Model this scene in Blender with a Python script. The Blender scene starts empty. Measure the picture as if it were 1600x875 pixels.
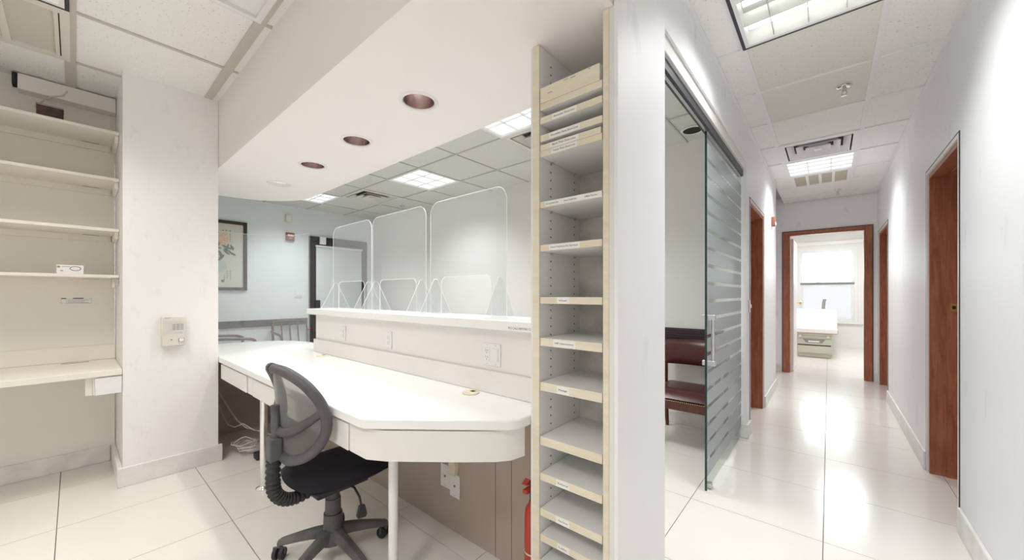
import bpy, bmesh, math, random
from mathutils import Vector, Matrix
random.seed(7)
scene = bpy.context.scene
C = scene.collection
PI = math.pi
# ------------------------------------------------------------------ camera
F, HY, CAMH = 582.0, 460.0, 1.25
YAW = math.atan2(495, 582)
cam = bpy.data.cameras.new('camera')
cam.sensor_width = 36.0
cam.lens = F / 1600 * 36
cam.shift_y = (HY - 437.5) / 1600
cam.clip_start = 0.02
camo = bpy.data.objects.new('camera', cam)
C.objects.link(camo)
camo.location = (0, 0, CAMH)
camo.rotation_euler = (PI / 2, 0, YAW)
scene.camera = camo
# ------------------------------------------------------------------ world, exposure
w = bpy.data.worlds.new('sky')
scene.world = w
w.use_nodes = True
bg = w.node_tree.nodes['Background']
bg.inputs[0].default_value = (0.94, 0.97, 1.0, 1)
bg.inputs[1].default_value = 5.0
scene.cycles.diffuse_bounces = 8
scene.cycles.max_bounces = 16
scene.cycles.transparent_max_bounces = 24
scene.view_settings.view_transform = 'Standard'
scene.view_settings.look = 'None'
scene.view_settings.exposure = 0.92
scene.view_settings.gamma = 1.0
scene.view_settings.use_curve_mapping = False
# lamp strengths (lamps of the place, plus two unseen ones added for brightness)
E_LENS, E_TUBE, E_DOWN = 0.34, 0.9, 7.0      # glow of lenses, tubes and bulbs
W_ROOM, W_CORR, W_LOBBY, W_FAR = 12.5, 7.6, 11.0, 24.0   # watts of the ceiling lights, the added exam room one last
W_DOWN = 7.5   # watts of each downlight in the soffit

# ------------------------------------------------------------------ materials
def nodes(name):
    m = bpy.data.materials.new(name)
    m.use_nodes = True
    nt = m.node_tree
    return m, nt, nt.nodes['Principled BSDF']
def setb(b, **k):
    for n, v in k.items():
        n = n.replace('_', ' ')
        if n in b.inputs:
            b.inputs[n].default_value = v
def mat(name, col, rough=0.5, metal=0.0, var=0.0, vscale=4.0, bump=0.0, bscale=60.0, dark=None, coat=0.0, spec=0.5):
    m, nt, b = nodes(name)
    setb(b, Base_Color=(*col, 1), Roughness=rough, Metallic=metal, Coat_Weight=coat)
    if 'Specular IOR Level' in b.inputs:
        b.inputs['Specular IOR Level'].default_value = spec
    tc = nt.nodes.new('ShaderNodeTexCoord')
    if var > 0:
        n = nt.nodes.new('ShaderNodeTexNoise')
        n.inputs['Scale'].default_value = vscale
        n.inputs['Detail'].default_value = 6
        r = nt.nodes.new('ShaderNodeValToRGB')
        d = dark if dark else tuple(c * (1 - var) for c in col)
        r.color_ramp.elements[0].position = 0.3
        r.color_ramp.elements[0].color = (*d, 1)
        r.color_ramp.elements[1].position = 0.62
        r.color_ramp.elements[1].color = (*col, 1)
        nt.links.new(tc.outputs['Object'], n.inputs['Vector'])
        nt.links.new(n.outputs['Fac'], r.inputs['Fac'])
        nt.links.new(r.outputs['Color'], b.inputs['Base Color'])
    if bump > 0:
        n2 = nt.nodes.new('ShaderNodeTexNoise')
        n2.inputs['Scale'].default_value = bscale
        n2.inputs['Detail'].default_value = 3
        bp = nt.nodes.new('ShaderNodeBump')
        bp.inputs['Strength'].default_value = bump
        bp.inputs['Distance'].default_value = 0.004
        nt.links.new(tc.outputs['Object'], n2.inputs['Vector'])
        nt.links.new(n2.outputs['Fac'], bp.inputs['Height'])
        nt.links.new(bp.outputs['Normal'], b.inputs['Normal'])
    return m
def emis(name, col, s):
    m, nt, b = nodes(name)
    setb(b, Base_Color=(*col, 1), Roughness=0.4)
    b.inputs['Emission Color'].default_value = (*col, 1)
    b.inputs['Emission Strength'].default_value = s
    return m
def sheet(name, tint, veil, veilcol=(0.9, 0.93, 0.93), gloss=0.04, rough=0.03):
    """clear plastic or glass sheet: see-through, slightly hazy, reflective at grazing angles"""
    m, nt, b = nodes(name)
    nt.nodes.remove(b)
    out = nt.nodes['Material Output']
    t = nt.nodes.new('ShaderNodeBsdfTransparent'); t.inputs[0].default_value = (*tint, 1)
    d = nt.nodes.new('ShaderNodeBsdfDiffuse'); d.inputs[0].default_value = (*veilcol, 1)
    tl = nt.nodes.new('ShaderNodeBsdfTranslucent'); tl.inputs[0].default_value = (*veilcol, 1)
    dm = nt.nodes.new('ShaderNodeMixShader'); dm.inputs[0].default_value = 0.5
    nt.links.new(d.outputs[0], dm.inputs[1]); nt.links.new(tl.outputs[0], dm.inputs[2])
    m1 = nt.nodes.new('ShaderNodeMixShader'); m1.inputs[0].default_value = veil
    g = nt.nodes.new('ShaderNodeBsdfGlossy'); g.inputs['Roughness'].default_value = rough
    lw = nt.nodes.new('ShaderNodeLayerWeight'); lw.inputs[0].default_value = 0.5
    pw = nt.nodes.new('ShaderNodeMath'); pw.operation = 'POWER'; pw.inputs[1].default_value = 5.0
    fr = nt.nodes.new('ShaderNodeMath'); fr.operation = 'MULTIPLY_ADD'; fr.inputs[1].default_value = 0.6; fr.inputs[2].default_value = gloss
    nt.links.new(lw.outputs['Facing'], pw.inputs[0]); nt.links.new(pw.outputs[0], fr.inputs[0])
    m2 = nt.nodes.new('ShaderNodeMixShader')
    nt.links.new(t.outputs[0], m1.inputs[1]); nt.links.new(dm.outputs[0], m1.inputs[2])
    nt.links.new(fr.outputs[0], m2.inputs[0])
    nt.links.new(m1.outputs[0], m2.inputs[1]); nt.links.new(g.outputs[0], m2.inputs[2])
    nt.links.new(m2.outputs[0], out.inputs[0])
    return m
def speckle(name, col, dot, scale=55, thr=0.36):
    m, nt, b = nodes(name)
    setb(b, Roughness=0.9)
    tc = nt.nodes.new('ShaderNodeTexCoord')
    n = nt.nodes.new('ShaderNodeTexNoise'); n.inputs['Scale'].default_value = scale; n.inputs['Detail'].default_value = 2
    r = nt.nodes.new('ShaderNodeValToRGB')
    r.color_ramp.elements[0].position = thr - 0.06; r.color_ramp.elements[0].color = (*dot, 1)
    r.color_ramp.elements[1].position = thr; r.color_ramp.elements[1].color = (*col, 1)
    bp = nt.nodes.new('ShaderNodeBump'); bp.inputs['Strength'].default_value = 0.25; bp.inputs['Distance'].default_value = 0.003
    nt.links.new(tc.outputs['Object'], n.inputs['Vector'])
    nt.links.new(n.outputs['Fac'], r.inputs['Fac'])
    nt.links.new(r.outputs['Color'], b.inputs['Base Color'])
    nt.links.new(n.outputs['Fac'], bp.inputs['Height'])
    nt.links.new(bp.outputs['Normal'], b.inputs['Normal'])
    return m
def wood(name, c1, c2, rough=0.35, sc=(6, 6, 0.7)):
    m, nt, b = nodes(name)
    setb(b, Roughness=rough)
    tc = nt.nodes.new('ShaderNodeTexCoord')
    mp = nt.nodes.new('ShaderNodeMapping'); mp.inputs['Scale'].default_value = sc
    n = nt.nodes.new('ShaderNodeTexNoise'); n.inputs['Scale'].default_value = 5; n.inputs['Detail'].default_value = 8; n.inputs['Distortion'].default_value = 0.6
    r = nt.nodes.new('ShaderNodeValToRGB')
    r.color_ramp.elements[0].position = 0.3; r.color_ramp.elements[0].color = (*c1, 1)
    r.color_ramp.elements[1].position = 0.7; r.color_ramp.elements[1].color = (*c2, 1)
    nt.links.new(tc.outputs['Object'], mp.inputs['Vector']); nt.links.new(mp.outputs['Vector'], n.inputs['Vector'])
    nt.links.new(n.outputs['Fac'], r.inputs['Fac']); nt.links.new(r.outputs['Color'], b.inputs['Base Color'])
    return m

M = {}
M['wall'] = mat('wall_paint', (0.855, 0.845, 0.83), 0.42, var=0.05, vscale=1.6, bump=0.05, bscale=90)
def scuffed(name, col, mark, rough, sc=(3, 3, 1.2), lo=.60, hi=.72, spec=.35):
    m, nt, b = nodes(name)
    setb(b, Roughness=rough); b.inputs['Specular IOR Level'].default_value = spec
    tc = nt.nodes.new('ShaderNodeTexCoord')
    mp = nt.nodes.new('ShaderNodeMapping'); mp.inputs['Scale'].default_value = sc
    n = nt.nodes.new('ShaderNodeTexNoise'); n.inputs['Scale'].default_value = 2.2; n.inputs['Detail'].default_value = 9; n.inputs['Roughness'].default_value = .62; n.inputs['Distortion'].default_value = .4
    r = nt.nodes.new('ShaderNodeValToRGB')
    r.color_ramp.elements[0].position = lo; r.color_ramp.elements[0].color = (*col, 1)
    r.color_ramp.elements[1].position = hi; r.color_ramp.elements[1].color = (*mark, 1)
    nt.links.new(tc.outputs['Object'], mp.inputs['Vector']); nt.links.new(mp.outputs['Vector'], n.inputs['Vector'])
    nt.links.new(n.outputs['Fac'], r.inputs['Fac']); nt.links.new(r.outputs['Color'], b.inputs['Base Color'])
    return m
M['wall_gloss'] = scuffed('corridor_paint', (0.86, 0.865, 0.875), (0.74, 0.76, 0.77), 0.46)
M['pillar'] = scuffed('pillar_paint', (0.865, 0.855, 0.84), (0.80, 0.785, 0.765), 0.42, (9, 9, 4), .56, .78)
M['wall_cream'] = mat('wall_cream_paint', (0.86, 0.83, 0.775), 0.5, var=0.04, vscale=1.6)
M['soffit'] = mat('soffit_paint', (0.88, 0.84, 0.815), 0.6)
M['blue'] = mat('lobby_paint', (0.77, 0.82, 0.825), 0.55, var=0.03, vscale=2)
M['lobbywall'] = mat('lobby_far_paint', (0.78, 0.77, 0.745), 0.6, var=0.03, vscale=2)
M['base'] = mat('baseboard_paint', (0.83, 0.82, 0.80), 0.4, var=0.15, vscale=9, dark=(0.72, 0.70, 0.67))
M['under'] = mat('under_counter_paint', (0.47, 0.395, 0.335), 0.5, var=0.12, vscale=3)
M['splash'] = mat('half_wall_laminate', (0.83, 0.80, 0.77), 0.4, var=0.04, vscale=3)
M['tile'] = mat('polished_floor_tile', (0.785, 0.755, 0.715), 0.17, var=0.02, vscale=3, spec=0.36)
M['grout'] = mat('grout', (0.16, 0.15, 0.14), 0.8)
M['slab'] = mat('ceiling_slab', (0.5, 0.5, 0.48), 0.9)
M['ctile'] = speckle('acoustic_tile', (0.86, 0.855, 0.835), (0.60, 0.585, 0.55), 85, .35)
M['ctile_dim'] = speckle('acoustic_tile_dimmed', (0.68, 0.685, 0.655), (0.50, 0.50, 0.47), 85, .35)  # same tile as ctile, with the dimmer lobby light put into its colour
M['ctile_old'] = speckle('acoustic_tile_yellowed', (0.78, 0.77, 0.71), (0.55, 0.53, 0.46), 85, .35)
M['tbar'] = mat('grid_bar_white', (0.82, 0.82, 0.82), 0.35)
M['tbar_l'] = mat('grid_bar_aged', (0.56, 0.53, 0.48), 0.5)
M['desk'] = mat('desk_laminate', (0.85, 0.865, 0.86), 0.28, var=0.02, vscale=3)
M['apron'] = mat('desk_apron', (0.79, 0.775, 0.74), 0.4, var=0.03, vscale=4)
M['cream'] = wood('cream_edge', (0.72, 0.655, 0.51), (0.80, 0.745, 0.61), 0.5, (0.6, 6, 6))
M['lam'] = mat('white_melamine', (0.80, 0.80, 0.79), 0.4, var=0.03, vscale=5)
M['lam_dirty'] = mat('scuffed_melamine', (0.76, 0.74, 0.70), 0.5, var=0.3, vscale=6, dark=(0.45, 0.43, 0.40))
M['shelfboard'] = mat('painted_shelf', (0.85, 0.815, 0.745), 0.45, var=0.04, vscale=3)
M['label'] = mat('paper_label', (0.85, 0.84, 0.82), 0.6)
M['ink'] = mat('ink', (0.03, 0.03, 0.04), 0.6)
M['inkgrey'] = mat('grey_print', (0.3, 0.29, 0.28), 0.6)
M['hole'] = mat('dark_hole', (0.03, 0.028, 0.025), 0.9)
M['chrome'] = mat('chrome', (0.82, 0.82, 0.82), 0.12, 1.0)
M['steel'] = mat('brushed_steel', (0.62, 0.62, 0.61), 0.3, 1.0)
M['plastic'] = mat('grey_plastic', (0.10, 0.098, 0.102), 0.5, var=0.3, vscale=14, dark=(0.07, 0.069, 0.072))
M['plastic_worn'] = mat('worn_plastic', (0.13, 0.125, 0.12), 0.6, var=0.5, vscale=10, dark=(0.06, 0.059, 0.06))
M['rubber'] = mat('black_rubber', (0.025, 0.025, 0.027), 0.6)
M['fabric'] = mat('black_fabric', (0.010, 0.009, 0.016), 0.9, bump=0.4, bscale=500)
M['outlet'] = mat('outlet_plastic', (0.82, 0.81, 0.80), 0.3)
M['slot'] = mat('outlet_slot', (0.25, 0.22, 0.2), 0.6)
M['red'] = mat('red_enamel', (0.46, 0.05, 0.03), 0.35)
M['redsign'] = mat('red_sign', (0.33, 0.10, 0.06), 0.5)
M['doorwood'] = wood('cherry_wood', (0.27, 0.085, 0.040), (0.42, 0.155, 0.080), 0.38, (9, 9, 0.9))
M['trimwhite'] = mat('door_trim', (0.80, 0.78, 0.76), 0.4)
M['dark'] = mat('dark_metal', (0.05, 0.05, 0.06), 0.4, 0.3)
M['darkframe'] = mat('dark_bronze', (0.045, 0.040, 0.038), 0.45)
M['rail'] = mat('dark_rail', (0.050, 0.026, 0.030), 0.4)
M['leather'] = mat('oxblood_leather', (0.085, 0.018, 0.017), 0.28, var=0.3, vscale=9, bump=0.15, bscale=120)
M['chairwood'] = wood('mahogany', (0.07, 0.018, 0.010), (0.13, 0.035, 0.018), 0.3)
M['brass'] = mat('brass', (0.75, 0.55, 0.25), 0.3, 1.0)
M['frost'] = sheet('frosted_film', (0.82, 0.85, 0.85), 0.66, (0.55, 0.59, 0.61), rough=0.25)
M['glass'] = sheet('clear_glass', (0.90, 0.95, 0.93), 0.03)
M['glassedge'] = mat('glass_edge', (0.012, 0.035, 0.032), 0.15)
M['acrylic'] = sheet('clear_acrylic', (0.96, 0.97, 0.97), 0.10)
M['acrylic_edge'] = mat('acrylic_edge', (0.95, 0.96, 0.96), 0.2)
M['lens_added'] = emis('lamp_lens_added', (1.0, 0.97, 0.92), E_LENS)
M['lens_corr'] = emis('lamp_lens_corridor', (0.98, 0.98, 1.0), E_LENS)
M['lens_lobby'] = emis('lamp_lens_lobby', (0.96, 0.985, 1.0), E_LENS)
M['tube'] = emis('fluorescent_tube', (1.0, 0.98, 0.92), E_TUBE)
M['bulb'] = emis('downlight_bulb', (1.0, 0.93, 0.86), E_DOWN)
M['bulb_pale'] = emis('pale_lens', (0.85, 0.82, 0.70), 0.12)
M['reflector'] = mat('downlight_reflector', (0.62, 0.52, 0.51), 0.18, 1.0)
M['louver'] = mat('parabolic_louver', (0.80, 0.84, 0.80), 0.3, 0.3)
M['beige_panel'] = mat('vent_filter', (0.52, 0.48, 0.38), 0.8, bump=0.3, bscale=200)
M['whitemetal'] = mat('white_enamel', (0.82, 0.82, 0.82), 0.35)
M['ventgrey'] = mat('aged_white_enamel', (0.72, 0.69, 0.63), 0.5)
M['vent_cloth'] = mat('vent_cloth', (0.60, 0.565, 0.50), 0.8, bump=0.3, bscale=200)
M['void'] = mat('vent_void', (0.05, 0.05, 0.05), 0.9)
M['meshcloth'] = sheet('mesh_cloth', (0.80, 0.79, 0.79), 0.66, (0.24, 0.235, 0.235), gloss=.01, rough=0.6)
M['exam'] = mat('exam_enamel', (0.62, 0.60, 0.52), 0.4)
M['vinyl'] = mat('tan_vinyl', (0.60, 0.42, 0.36), 0.4)
M['paper'] = mat('exam_paper', (0.88, 0.88, 0.88), 0.7)
M['sash'] = mat('window_sash', (0.80, 0.81, 0.80), 0.4)
M['sashdark'] = mat('window_meeting_rail', (0.20, 0.21, 0.21), 0.4)
M['frostglass'] = sheet('lower_sash_frost', (0.30, 0.30, 0.30), 0.2, (0.75, 0.77, 0.78))
M['mat_art'] = mat('painting_paper', (0.66, 0.64, 0.55), 0.7)
M['petal'] = mat('painted_petal', (0.75, 0.42, 0.22), 0.7, var=0.3, vscale=30, dark=(0.8, 0.6, 0.42))
M['leaf'] = mat('painted_leaf', (0.12, 0.16, 0.15), 0.7)
M['wash'] = mat('painted_wash', (0.52, 0.60, 0.58), 0.7)
M['cable'] = mat('white_cable', (0.62, 0.57, 0.52), 0.5)
M['walnut'] = mat('dark_walnut_frame', (0.05, 0.024, 0.018), 0.4)
M['shade'] = mat('roller_shade_cloth', (0.62, 0.66, 0.66), 0.7)
M['brownstack'] = mat('brown_card', (0.09, 0.04, 0.03), 0.6, var=0.6, vscale=30, dark=(0.02, 0.015, 0.015))

# ------------------------------------------------------------------ mesh helpers
ORG = {}
class G:
    def __init__(s):
        s.v = []; s.f = []
    def add(s, vs, fs):
        o = len(s.v)
        s.v += [tuple(p) for p in vs]
        s.f += [tuple(i + o for i in f) for f in fs]
        return s
    def box(s, x0, x1, y0, y1, z0, z1):
        return s.add([(x0, y0, z0), (x1, y0, z0), (x1, y1, z0), (x0, y1, z0), (x0, y0, z1), (x1, y0, z1), (x1, y1, z1), (x0, y1, z1)],
                     [(3, 2, 1, 0), (4, 5, 6, 7), (0, 1, 5, 4), (1, 2, 6, 5), (2, 3, 7, 6), (3, 0, 4, 7)])
    def prism(s, poly, z0, z1):
        """poly counter-clockwise in xy"""
        n = len(poly)
        vs = [(x, y, z0) for x, y in poly] + [(x, y, z1) for x, y in poly]
        fs = [tuple(range(n - 1, -1, -1)), tuple(range(n, 2 * n))]
        fs += [(i, (i + 1) % n, n + (i + 1) % n, n + i) for i in range(n)]
        return s.add(vs, fs)
    def extr(s, poly, o, u, v, d):
        """poly in plane (u, v) at o, extruded by vector d"""
        o, u, v, d = Vector(o), Vector(u), Vector(v), Vector(d)
        n = len(poly)
        a = [o + u * p + v * q for p, q in poly]
        vs = a + [p + d for p in a]
        fs = [tuple(range(n - 1, -1, -1)), tuple(range(n, 2 * n))]
        fs += [(i, (i + 1) % n, n + (i + 1) % n, n + i) for i in range(n)]
        return s.add(vs, fs)
    def cyl(s, p, q, r, r2=None, n=16, cap=True):
        p, q = Vector(p), Vector(q)
        r2 = r if r2 is None else r2
        d = (q - p).normalized()
        a = Vector((1, 0, 0)) if abs(d.x) < 0.8 else Vector((0, 1, 0))
        u = d.cross(a).normalized(); v = d.cross(u)
        vs = []
        for c, rr in ((p, r), (q, r2)):
            for i in range(n):
                t = 2 * PI * i / n
                vs.append(c + (u * math.cos(t) + v * math.sin(t)) * rr)
        fs = [(i, (i + 1) % n, n + (i + 1) % n, n + i) for i in range(n)]
        if cap:
            fs += [tuple(range(n - 1, -1, -1)), tuple(range(n, 2 * n))]
        return s.add(vs, fs)
    def tube(s, pts, r, n=8, closed=False, flat=1.0, upv=None):
        pts = [Vector(p) for p in pts]
        m = len(pts)
        rings = []
        u = None
        for i, p in enumerate(pts):
            a = pts[(i - 1) % m] if (closed or i > 0) else p
            b = pts[(i + 1) % m] if (closed or i < m - 1) else p
            d = (b - a).normalized()
            if upv is not None:
                u = Vector(upv); u = (u - d * u.dot(d)).normalized()
            elif u is None:
                k = Vector((0, 0, 1)) if abs(d.z) < 0.8 else Vector((1, 0, 0))
                u = (k - d * k.dot(d)).normalized()
            else:
                u = (u - d * u.dot(d)).normalized()
            v = d.cross(u)
            rr = r[i] if isinstance(r, (list, tuple)) else r
            rings.append([p + u * math.cos(2 * PI * k / n) * rr * flat + v * math.sin(2 * PI * k / n) * rr for k in range(n)])
        vs = [p for ring in rings for p in ring]
        fs = []
        for i in range(m if closed else m - 1):
            j = (i + 1) % m
            for k in range(n):
                fs.append((i * n + k, i * n + (k + 1) % n, j * n + (k + 1) % n, j * n + k))
        if not closed:
            fs += [tuple(range(n - 1, -1, -1)), tuple(range((m - 1) * n, m * n))]
        return s.add(vs, fs)
    def lathe(s, prof, c, n=24, axis='z', closed=False):
        """prof: list of (radius, height)"""
        cx, cy, cz = c
        vs = []
        for r, h in prof:
            for i in range(n):
                t = 2 * PI * i / n
                a, b = r * math.cos(t), r * math.sin(t)
                vs.append({'z': (cx + a, cy + b, cz + h), 'y': (cx + b, cy + h, cz + a), 'x': (cx + h, cy + a, cz + b)}[axis])
        m = len(prof)
        fs = []
        for j in range(m if closed else m - 1):
            k = (j + 1) % m
            for i in range(n):
                fs.append((j * n + i, j * n + (i + 1) % n, k * n + (i + 1) % n, k * n + i))
        if not closed:
            if prof[0][0] > 1e-6: fs.append(tuple(range(n - 1, -1, -1)))
            if prof[-1][0] > 1e-6: fs.append(tuple(range((m - 1) * n, m * n)))
        return s.add(vs, fs)
    def grid(s, fn, nu, nv, thick=None):
        vs = [fn(i / nu, j / nv) for j in range(nv + 1) for i in range(nu + 1)]
        fs = [(j * (nu + 1) + i, j * (nu + 1) + i + 1, (j + 1) * (nu + 1) + i + 1, (j + 1) * (nu + 1) + i) for j in range(nv) for i in range(nu)]
        return s.add(vs, fs)
    def build(s, name, m, parent=None, bevel=0.0, smooth=False, seg=2, sub=0, solid=0.0):
        if parent is not None:
            o = ORG[parent.name]
        else:
            xs = [p[0] for p in s.v]; ys = [p[1] for p in s.v]; zs = [p[2] for p in s.v]
            o = Vector(((min(xs) + max(xs)) / 2, (min(ys) + max(ys)) / 2, min(zs)))
        me = bpy.data.meshes.new(name)
        me.from_pydata([(p[0] - o[0], p[1] - o[1], p[2] - o[2]) for p in s.v], [], s.f)
        bm = bmesh.new(); bm.from_mesh(me)
        bmesh.ops.recalc_face_normals(bm, faces=bm.faces)
        bm.to_mesh(me); bm.free()
        me.materials.append(M[m] if isinstance(m, str) else m)
        if smooth:
            for p in me.polygons: p.use_smooth = True
        ob = bpy.data.objects.new(name, me)
        C.objects.link(ob)
        ORG[ob.name] = Vector(o)
        if parent is not None:
            ob.parent = parent
        else:
            ob.location = o
        if solid:
            md = ob.modifiers.new('solid', 'SOLIDIFY'); md.thickness = solid; md.offset = 0
        if bevel:
            md = ob.modifiers.new('bevel', 'BEVEL'); md.width = bevel; md.segments = seg; md.limit_method = 'ANGLE'; md.angle_limit = math.radians(40)
            for p in me.polygons: p.use_smooth = True
            try:
                me.set_sharp_from_angle(angle=math.radians(40))
            except Exception:
                pass
        elif smooth:
            try:
                me.set_sharp_from_angle(angle=math.radians(45))
            except Exception:
                pass
        if sub:
            md = ob.modifiers.new('sub', 'SUBSURF'); md.levels = sub; md.render_levels = sub
        return ob
def tag(o, label=None, cat=None, group=None, kind=None):
    if label: o['label'] = label
    if cat: o['category'] = cat
    if group: o['group'] = group
    if kind: o['kind'] = kind
    return o
def thing(name, loc, label=None, cat=None, group=None, kind=None):
    o = bpy.data.objects.new(name, None)
    C.objects.link(o)
    o.location = loc
    o.empty_display_size = 0.1
    ORG[o.name] = Vector(loc)
    return tag(o, label, cat, group, kind)
def bx(name, m, parent, x0, x1, y0, y1, z0, z1, bevel=0.0, **k):
    return G().box(x0, x1, y0, y1, z0, z1).build(name, m, parent, bevel, **k)
def lettering(s, size, o, u, v, m, parent, width=None, name='lettering', align='CENTER'):
    """flat printed words: o centre, u reading direction, v up direction"""
    cu = bpy.data.curves.new('t', 'FONT')
    cu.body = s; cu.size = size; cu.align_x = align; cu.align_y = 'CENTER'; cu.resolution_u = 2
    ob = bpy.data.objects.new('t', cu)
    C.objects.link(ob)
    dg = bpy.context.evaluated_depsgraph_get()
    me = bpy.data.meshes.new_from_object(ob.evaluated_get(dg))
    vs = [p.co.copy() for p in me.vertices]; fs = [tuple(p.vertices) for p in me.polygons]
    bpy.data.objects.remove(ob); bpy.data.curves.remove(cu); bpy.data.meshes.remove(me)
    u, v, o = Vector(u), Vector(v), Vector(o)
    k = 1.0
    if width and vs:
        k = width / max(1e-6, max(p.x for p in vs) - min(p.x for p in vs))
    g = G()
    g.add([o + u * p.x * k + v * p.y for p in vs], fs)
    return g.build(name, m, parent)
def copy_tree(o, parent=None):
    c = o.copy(); C.objects.link(c)
    if parent: c.parent = parent
    for ch in o.children: copy_tree(ch, c)
    return c
def arc(cx, cy, r, a0, a1, n):
    return [(cx + r * math.cos(math.radians(a0 + (a1 - a0) * i / n)), cy + r * math.sin(math.radians(a0 + (a1 - a0) * i / n))) for i in range(n + 1)]
def rrect(u0, u1, v0, v1, r, n=5, corners=(1, 1, 1, 1)):
    """rounded rectangle ccw; corners: lower left, lower right, upper right, upper left"""
    P = []
    for k, (cx, cy, a) in enumerate(((u0, v0, 180), (u1, v0, 270), (u1, v1, 0), (u0, v1, 90))):
        if corners[k]:
            P += arc(cx + (r if cx == u0 else -r), cy + (r if cy == v0 else -r), r, a, a + 90, n)
        else:
            P.append((cx, cy))
    return P

ZC = 2.70
XL, XR = -4.13, 0.53          # left wall, right wall
XC = -0.545                   # corridor left wall face
# ================================================================== STRUCTURE
# floor: slab of grout with single tiles
fl = bx('floor', 'grout', None, -6.95, 1.75, -2.2, 11.75, -0.12, -0.004)
tag(fl, 'pale polished stone tile floor running through desk area, lobby and corridor', 'floor', kind='structure')
PX, PY = 0.6225, 0.6275
tm = None
def tile_in(cx, cy):
    if cy > 7.5: return -1.7 < cx < 1.7
    if cy > 3.9: return -1.0 < cx < 1.0
    if cy > 0.9: return -6.9 < cx < 1.0
    return -4.3 < cx < 1.0
for i in range(-12, 4):
    for j in range(-4, 19):
        x0 = -0.022 + i * PX; y0 = -0.06 + j * PY
        cx, cy = x0 + PX / 2, y0 + PY / 2
        if not tile_in(cx, cy) or cy > 11.7 or cy < -2.1: continue
        if tm is None:
            t = G().box(-PX / 2 + .0018, PX / 2 - .0018, -PY / 2 + .0018, PY / 2 - .0018, -0.012, 0).build('floor_tile', 'tile', fl)
            tm = t.data
        else:
            t = bpy.data.objects.new('floor_tile', tm); C.objects.link(t); t.parent = fl
        t.location = Vector((cx, cy, 0)) - ORG['floor']
        if t.data is tm and t.name == 'floor_tile':
            for v in tm.vertices: v.co += ORG['floor']
# ceiling: slab with grid bars and single tiles
ce = bx('ceiling', 'slab', None, -6.95, 1.75, -2.2, 11.75, ZC + 0.10, ZC + 0.2)
tag(ce, 'suspended ceiling of speckled white acoustic tiles in a metal grid', 'ceiling', kind='structure')
GX = [-6.78, -6.17, -5.53, -4.885, -4.243, -3.595, -2.957, -2.314, -1.671, -1.029, -0.386, 0.223, 0.866]
GY = [-1.915, -1.28, -0.65, -0.015, 0.645, 1.28, 1.925, 2.57, 3.205, 3.84, 4.48, 5.11, 5.745, 6.37, 7.0, 7.63]
FIX = {}   # cells with fixtures, filled by index (i, j)
def cell(x, y):
    i = max(k for k in range(len(GX)) if GX[k] <= x); j = max(k for k in range(len(GY)) if GY[k] <= y)
    return i, j
for x, y, kind in ((-0.1, 2.2, 'corr1'), (-0.1, 4.8, 'diff'), (-0.1, 5.4, 'corr2'), (-0.1, 6.0, 'vent'),
                   (-3.9, 2.8, 'lob1'), (-5.8, 2.2, 'lob2'), (-2.0, 2.2, 'lob3'), (-5.2, 2.8, 'diffl'), (-2.0, 2.8, 'diffl2'),
                   (-2.0, 0.3, 'room1'), (-2.6, -0.3, 'room2'), (-3.3, -0.3, 'ventl'), (-0.7, -0.9, 'room_added')):
    FIX[cell(x, y)] = kind
def region(x, y):
    """clip rectangle of the room that holds the point"""
    if y < 0.70 and XL < x < XR: return (XL, XR, -1.9, 0.705)
    if XC < x < XR and y < 7.4: return (XC, XR, 0.70, 7.4)
    if x < -0.58 and 1.5 < y < 3.8 and x > -6.78: return (-6.78, -0.58, 1.3, 3.8)
    return None
for i in range(len(GX) - 1):
    for j in range(len(GY) - 1):
        seen = set()
        for px, py in ((.02, .05), (.5, .5), (.98, .95), (.02, .95), (.98, .05)):
            R = region(GX[i] + (GX[i + 1] - GX[i]) * px, GY[j] + (GY[j + 1] - GY[j]) * py)
            if R is None or R in seen: continue
            seen.add(R)
            x0, x1 = max(GX[i], R[0]), min(GX[i + 1], R[1]); y0, y1 = max(GY[j], R[2]), min(GY[j + 1], R[3])
            if x1 - x0 < .03 or y1 - y0 < .03: continue
            if (i, j) in FIX and x1 - x0 > .4: continue
            dz = random.uniform(0, .003)
            old = (i == 10 and j in (7, 8))
            G().box(x0, x1, y0, y1, ZC + .006 + dz, ZC + .022).build('ceiling_tile', 'ctile_old' if old else ('ctile_dim' if R[0] < -5 else 'ctile'), ce)
hw = 0.012
for x in GX:
    for (a, b, y0, y1, m, h) in ((XL, XR, -1.9, 0.70, 'tbar_l', .010), (XC, XR, 0.70, 7.4, 'tbar', .016), (-6.75, -0.58, 1.5, 3.8, 'tbar_l', .008)):
        if a + .02 < x < b - .02:
            G().box(x - h, x + h, y0, y1, ZC - .001, ZC + .012).build('grid_bar', m, ce)
for y in GY:
    for (a, b, y0, y1, m, h) in ((XL, XR, -1.9, 0.70, 'tbar_l', .024), (XC, XR, 0.72, 7.38, 'tbar', .007), (-6.78, -0.58, 1.5, 3.78, 'tbar_l', .008)):
        if y0 < y < y1:
            G().box(a, b, y - h, y + h, ZC - .002, ZC + .011).build('grid_bar', m, ce)
# wall angle along the corridor ceiling edges
bx('wall_angle', 'tbar', ce, XR - .022, XR, 0.7, 7.4, ZC - .003, ZC + .01)
bx('wall_angle', 'tbar', ce, XC, XC + .02, 0.7, 7.4, ZC - .003, ZC + .01)

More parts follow.
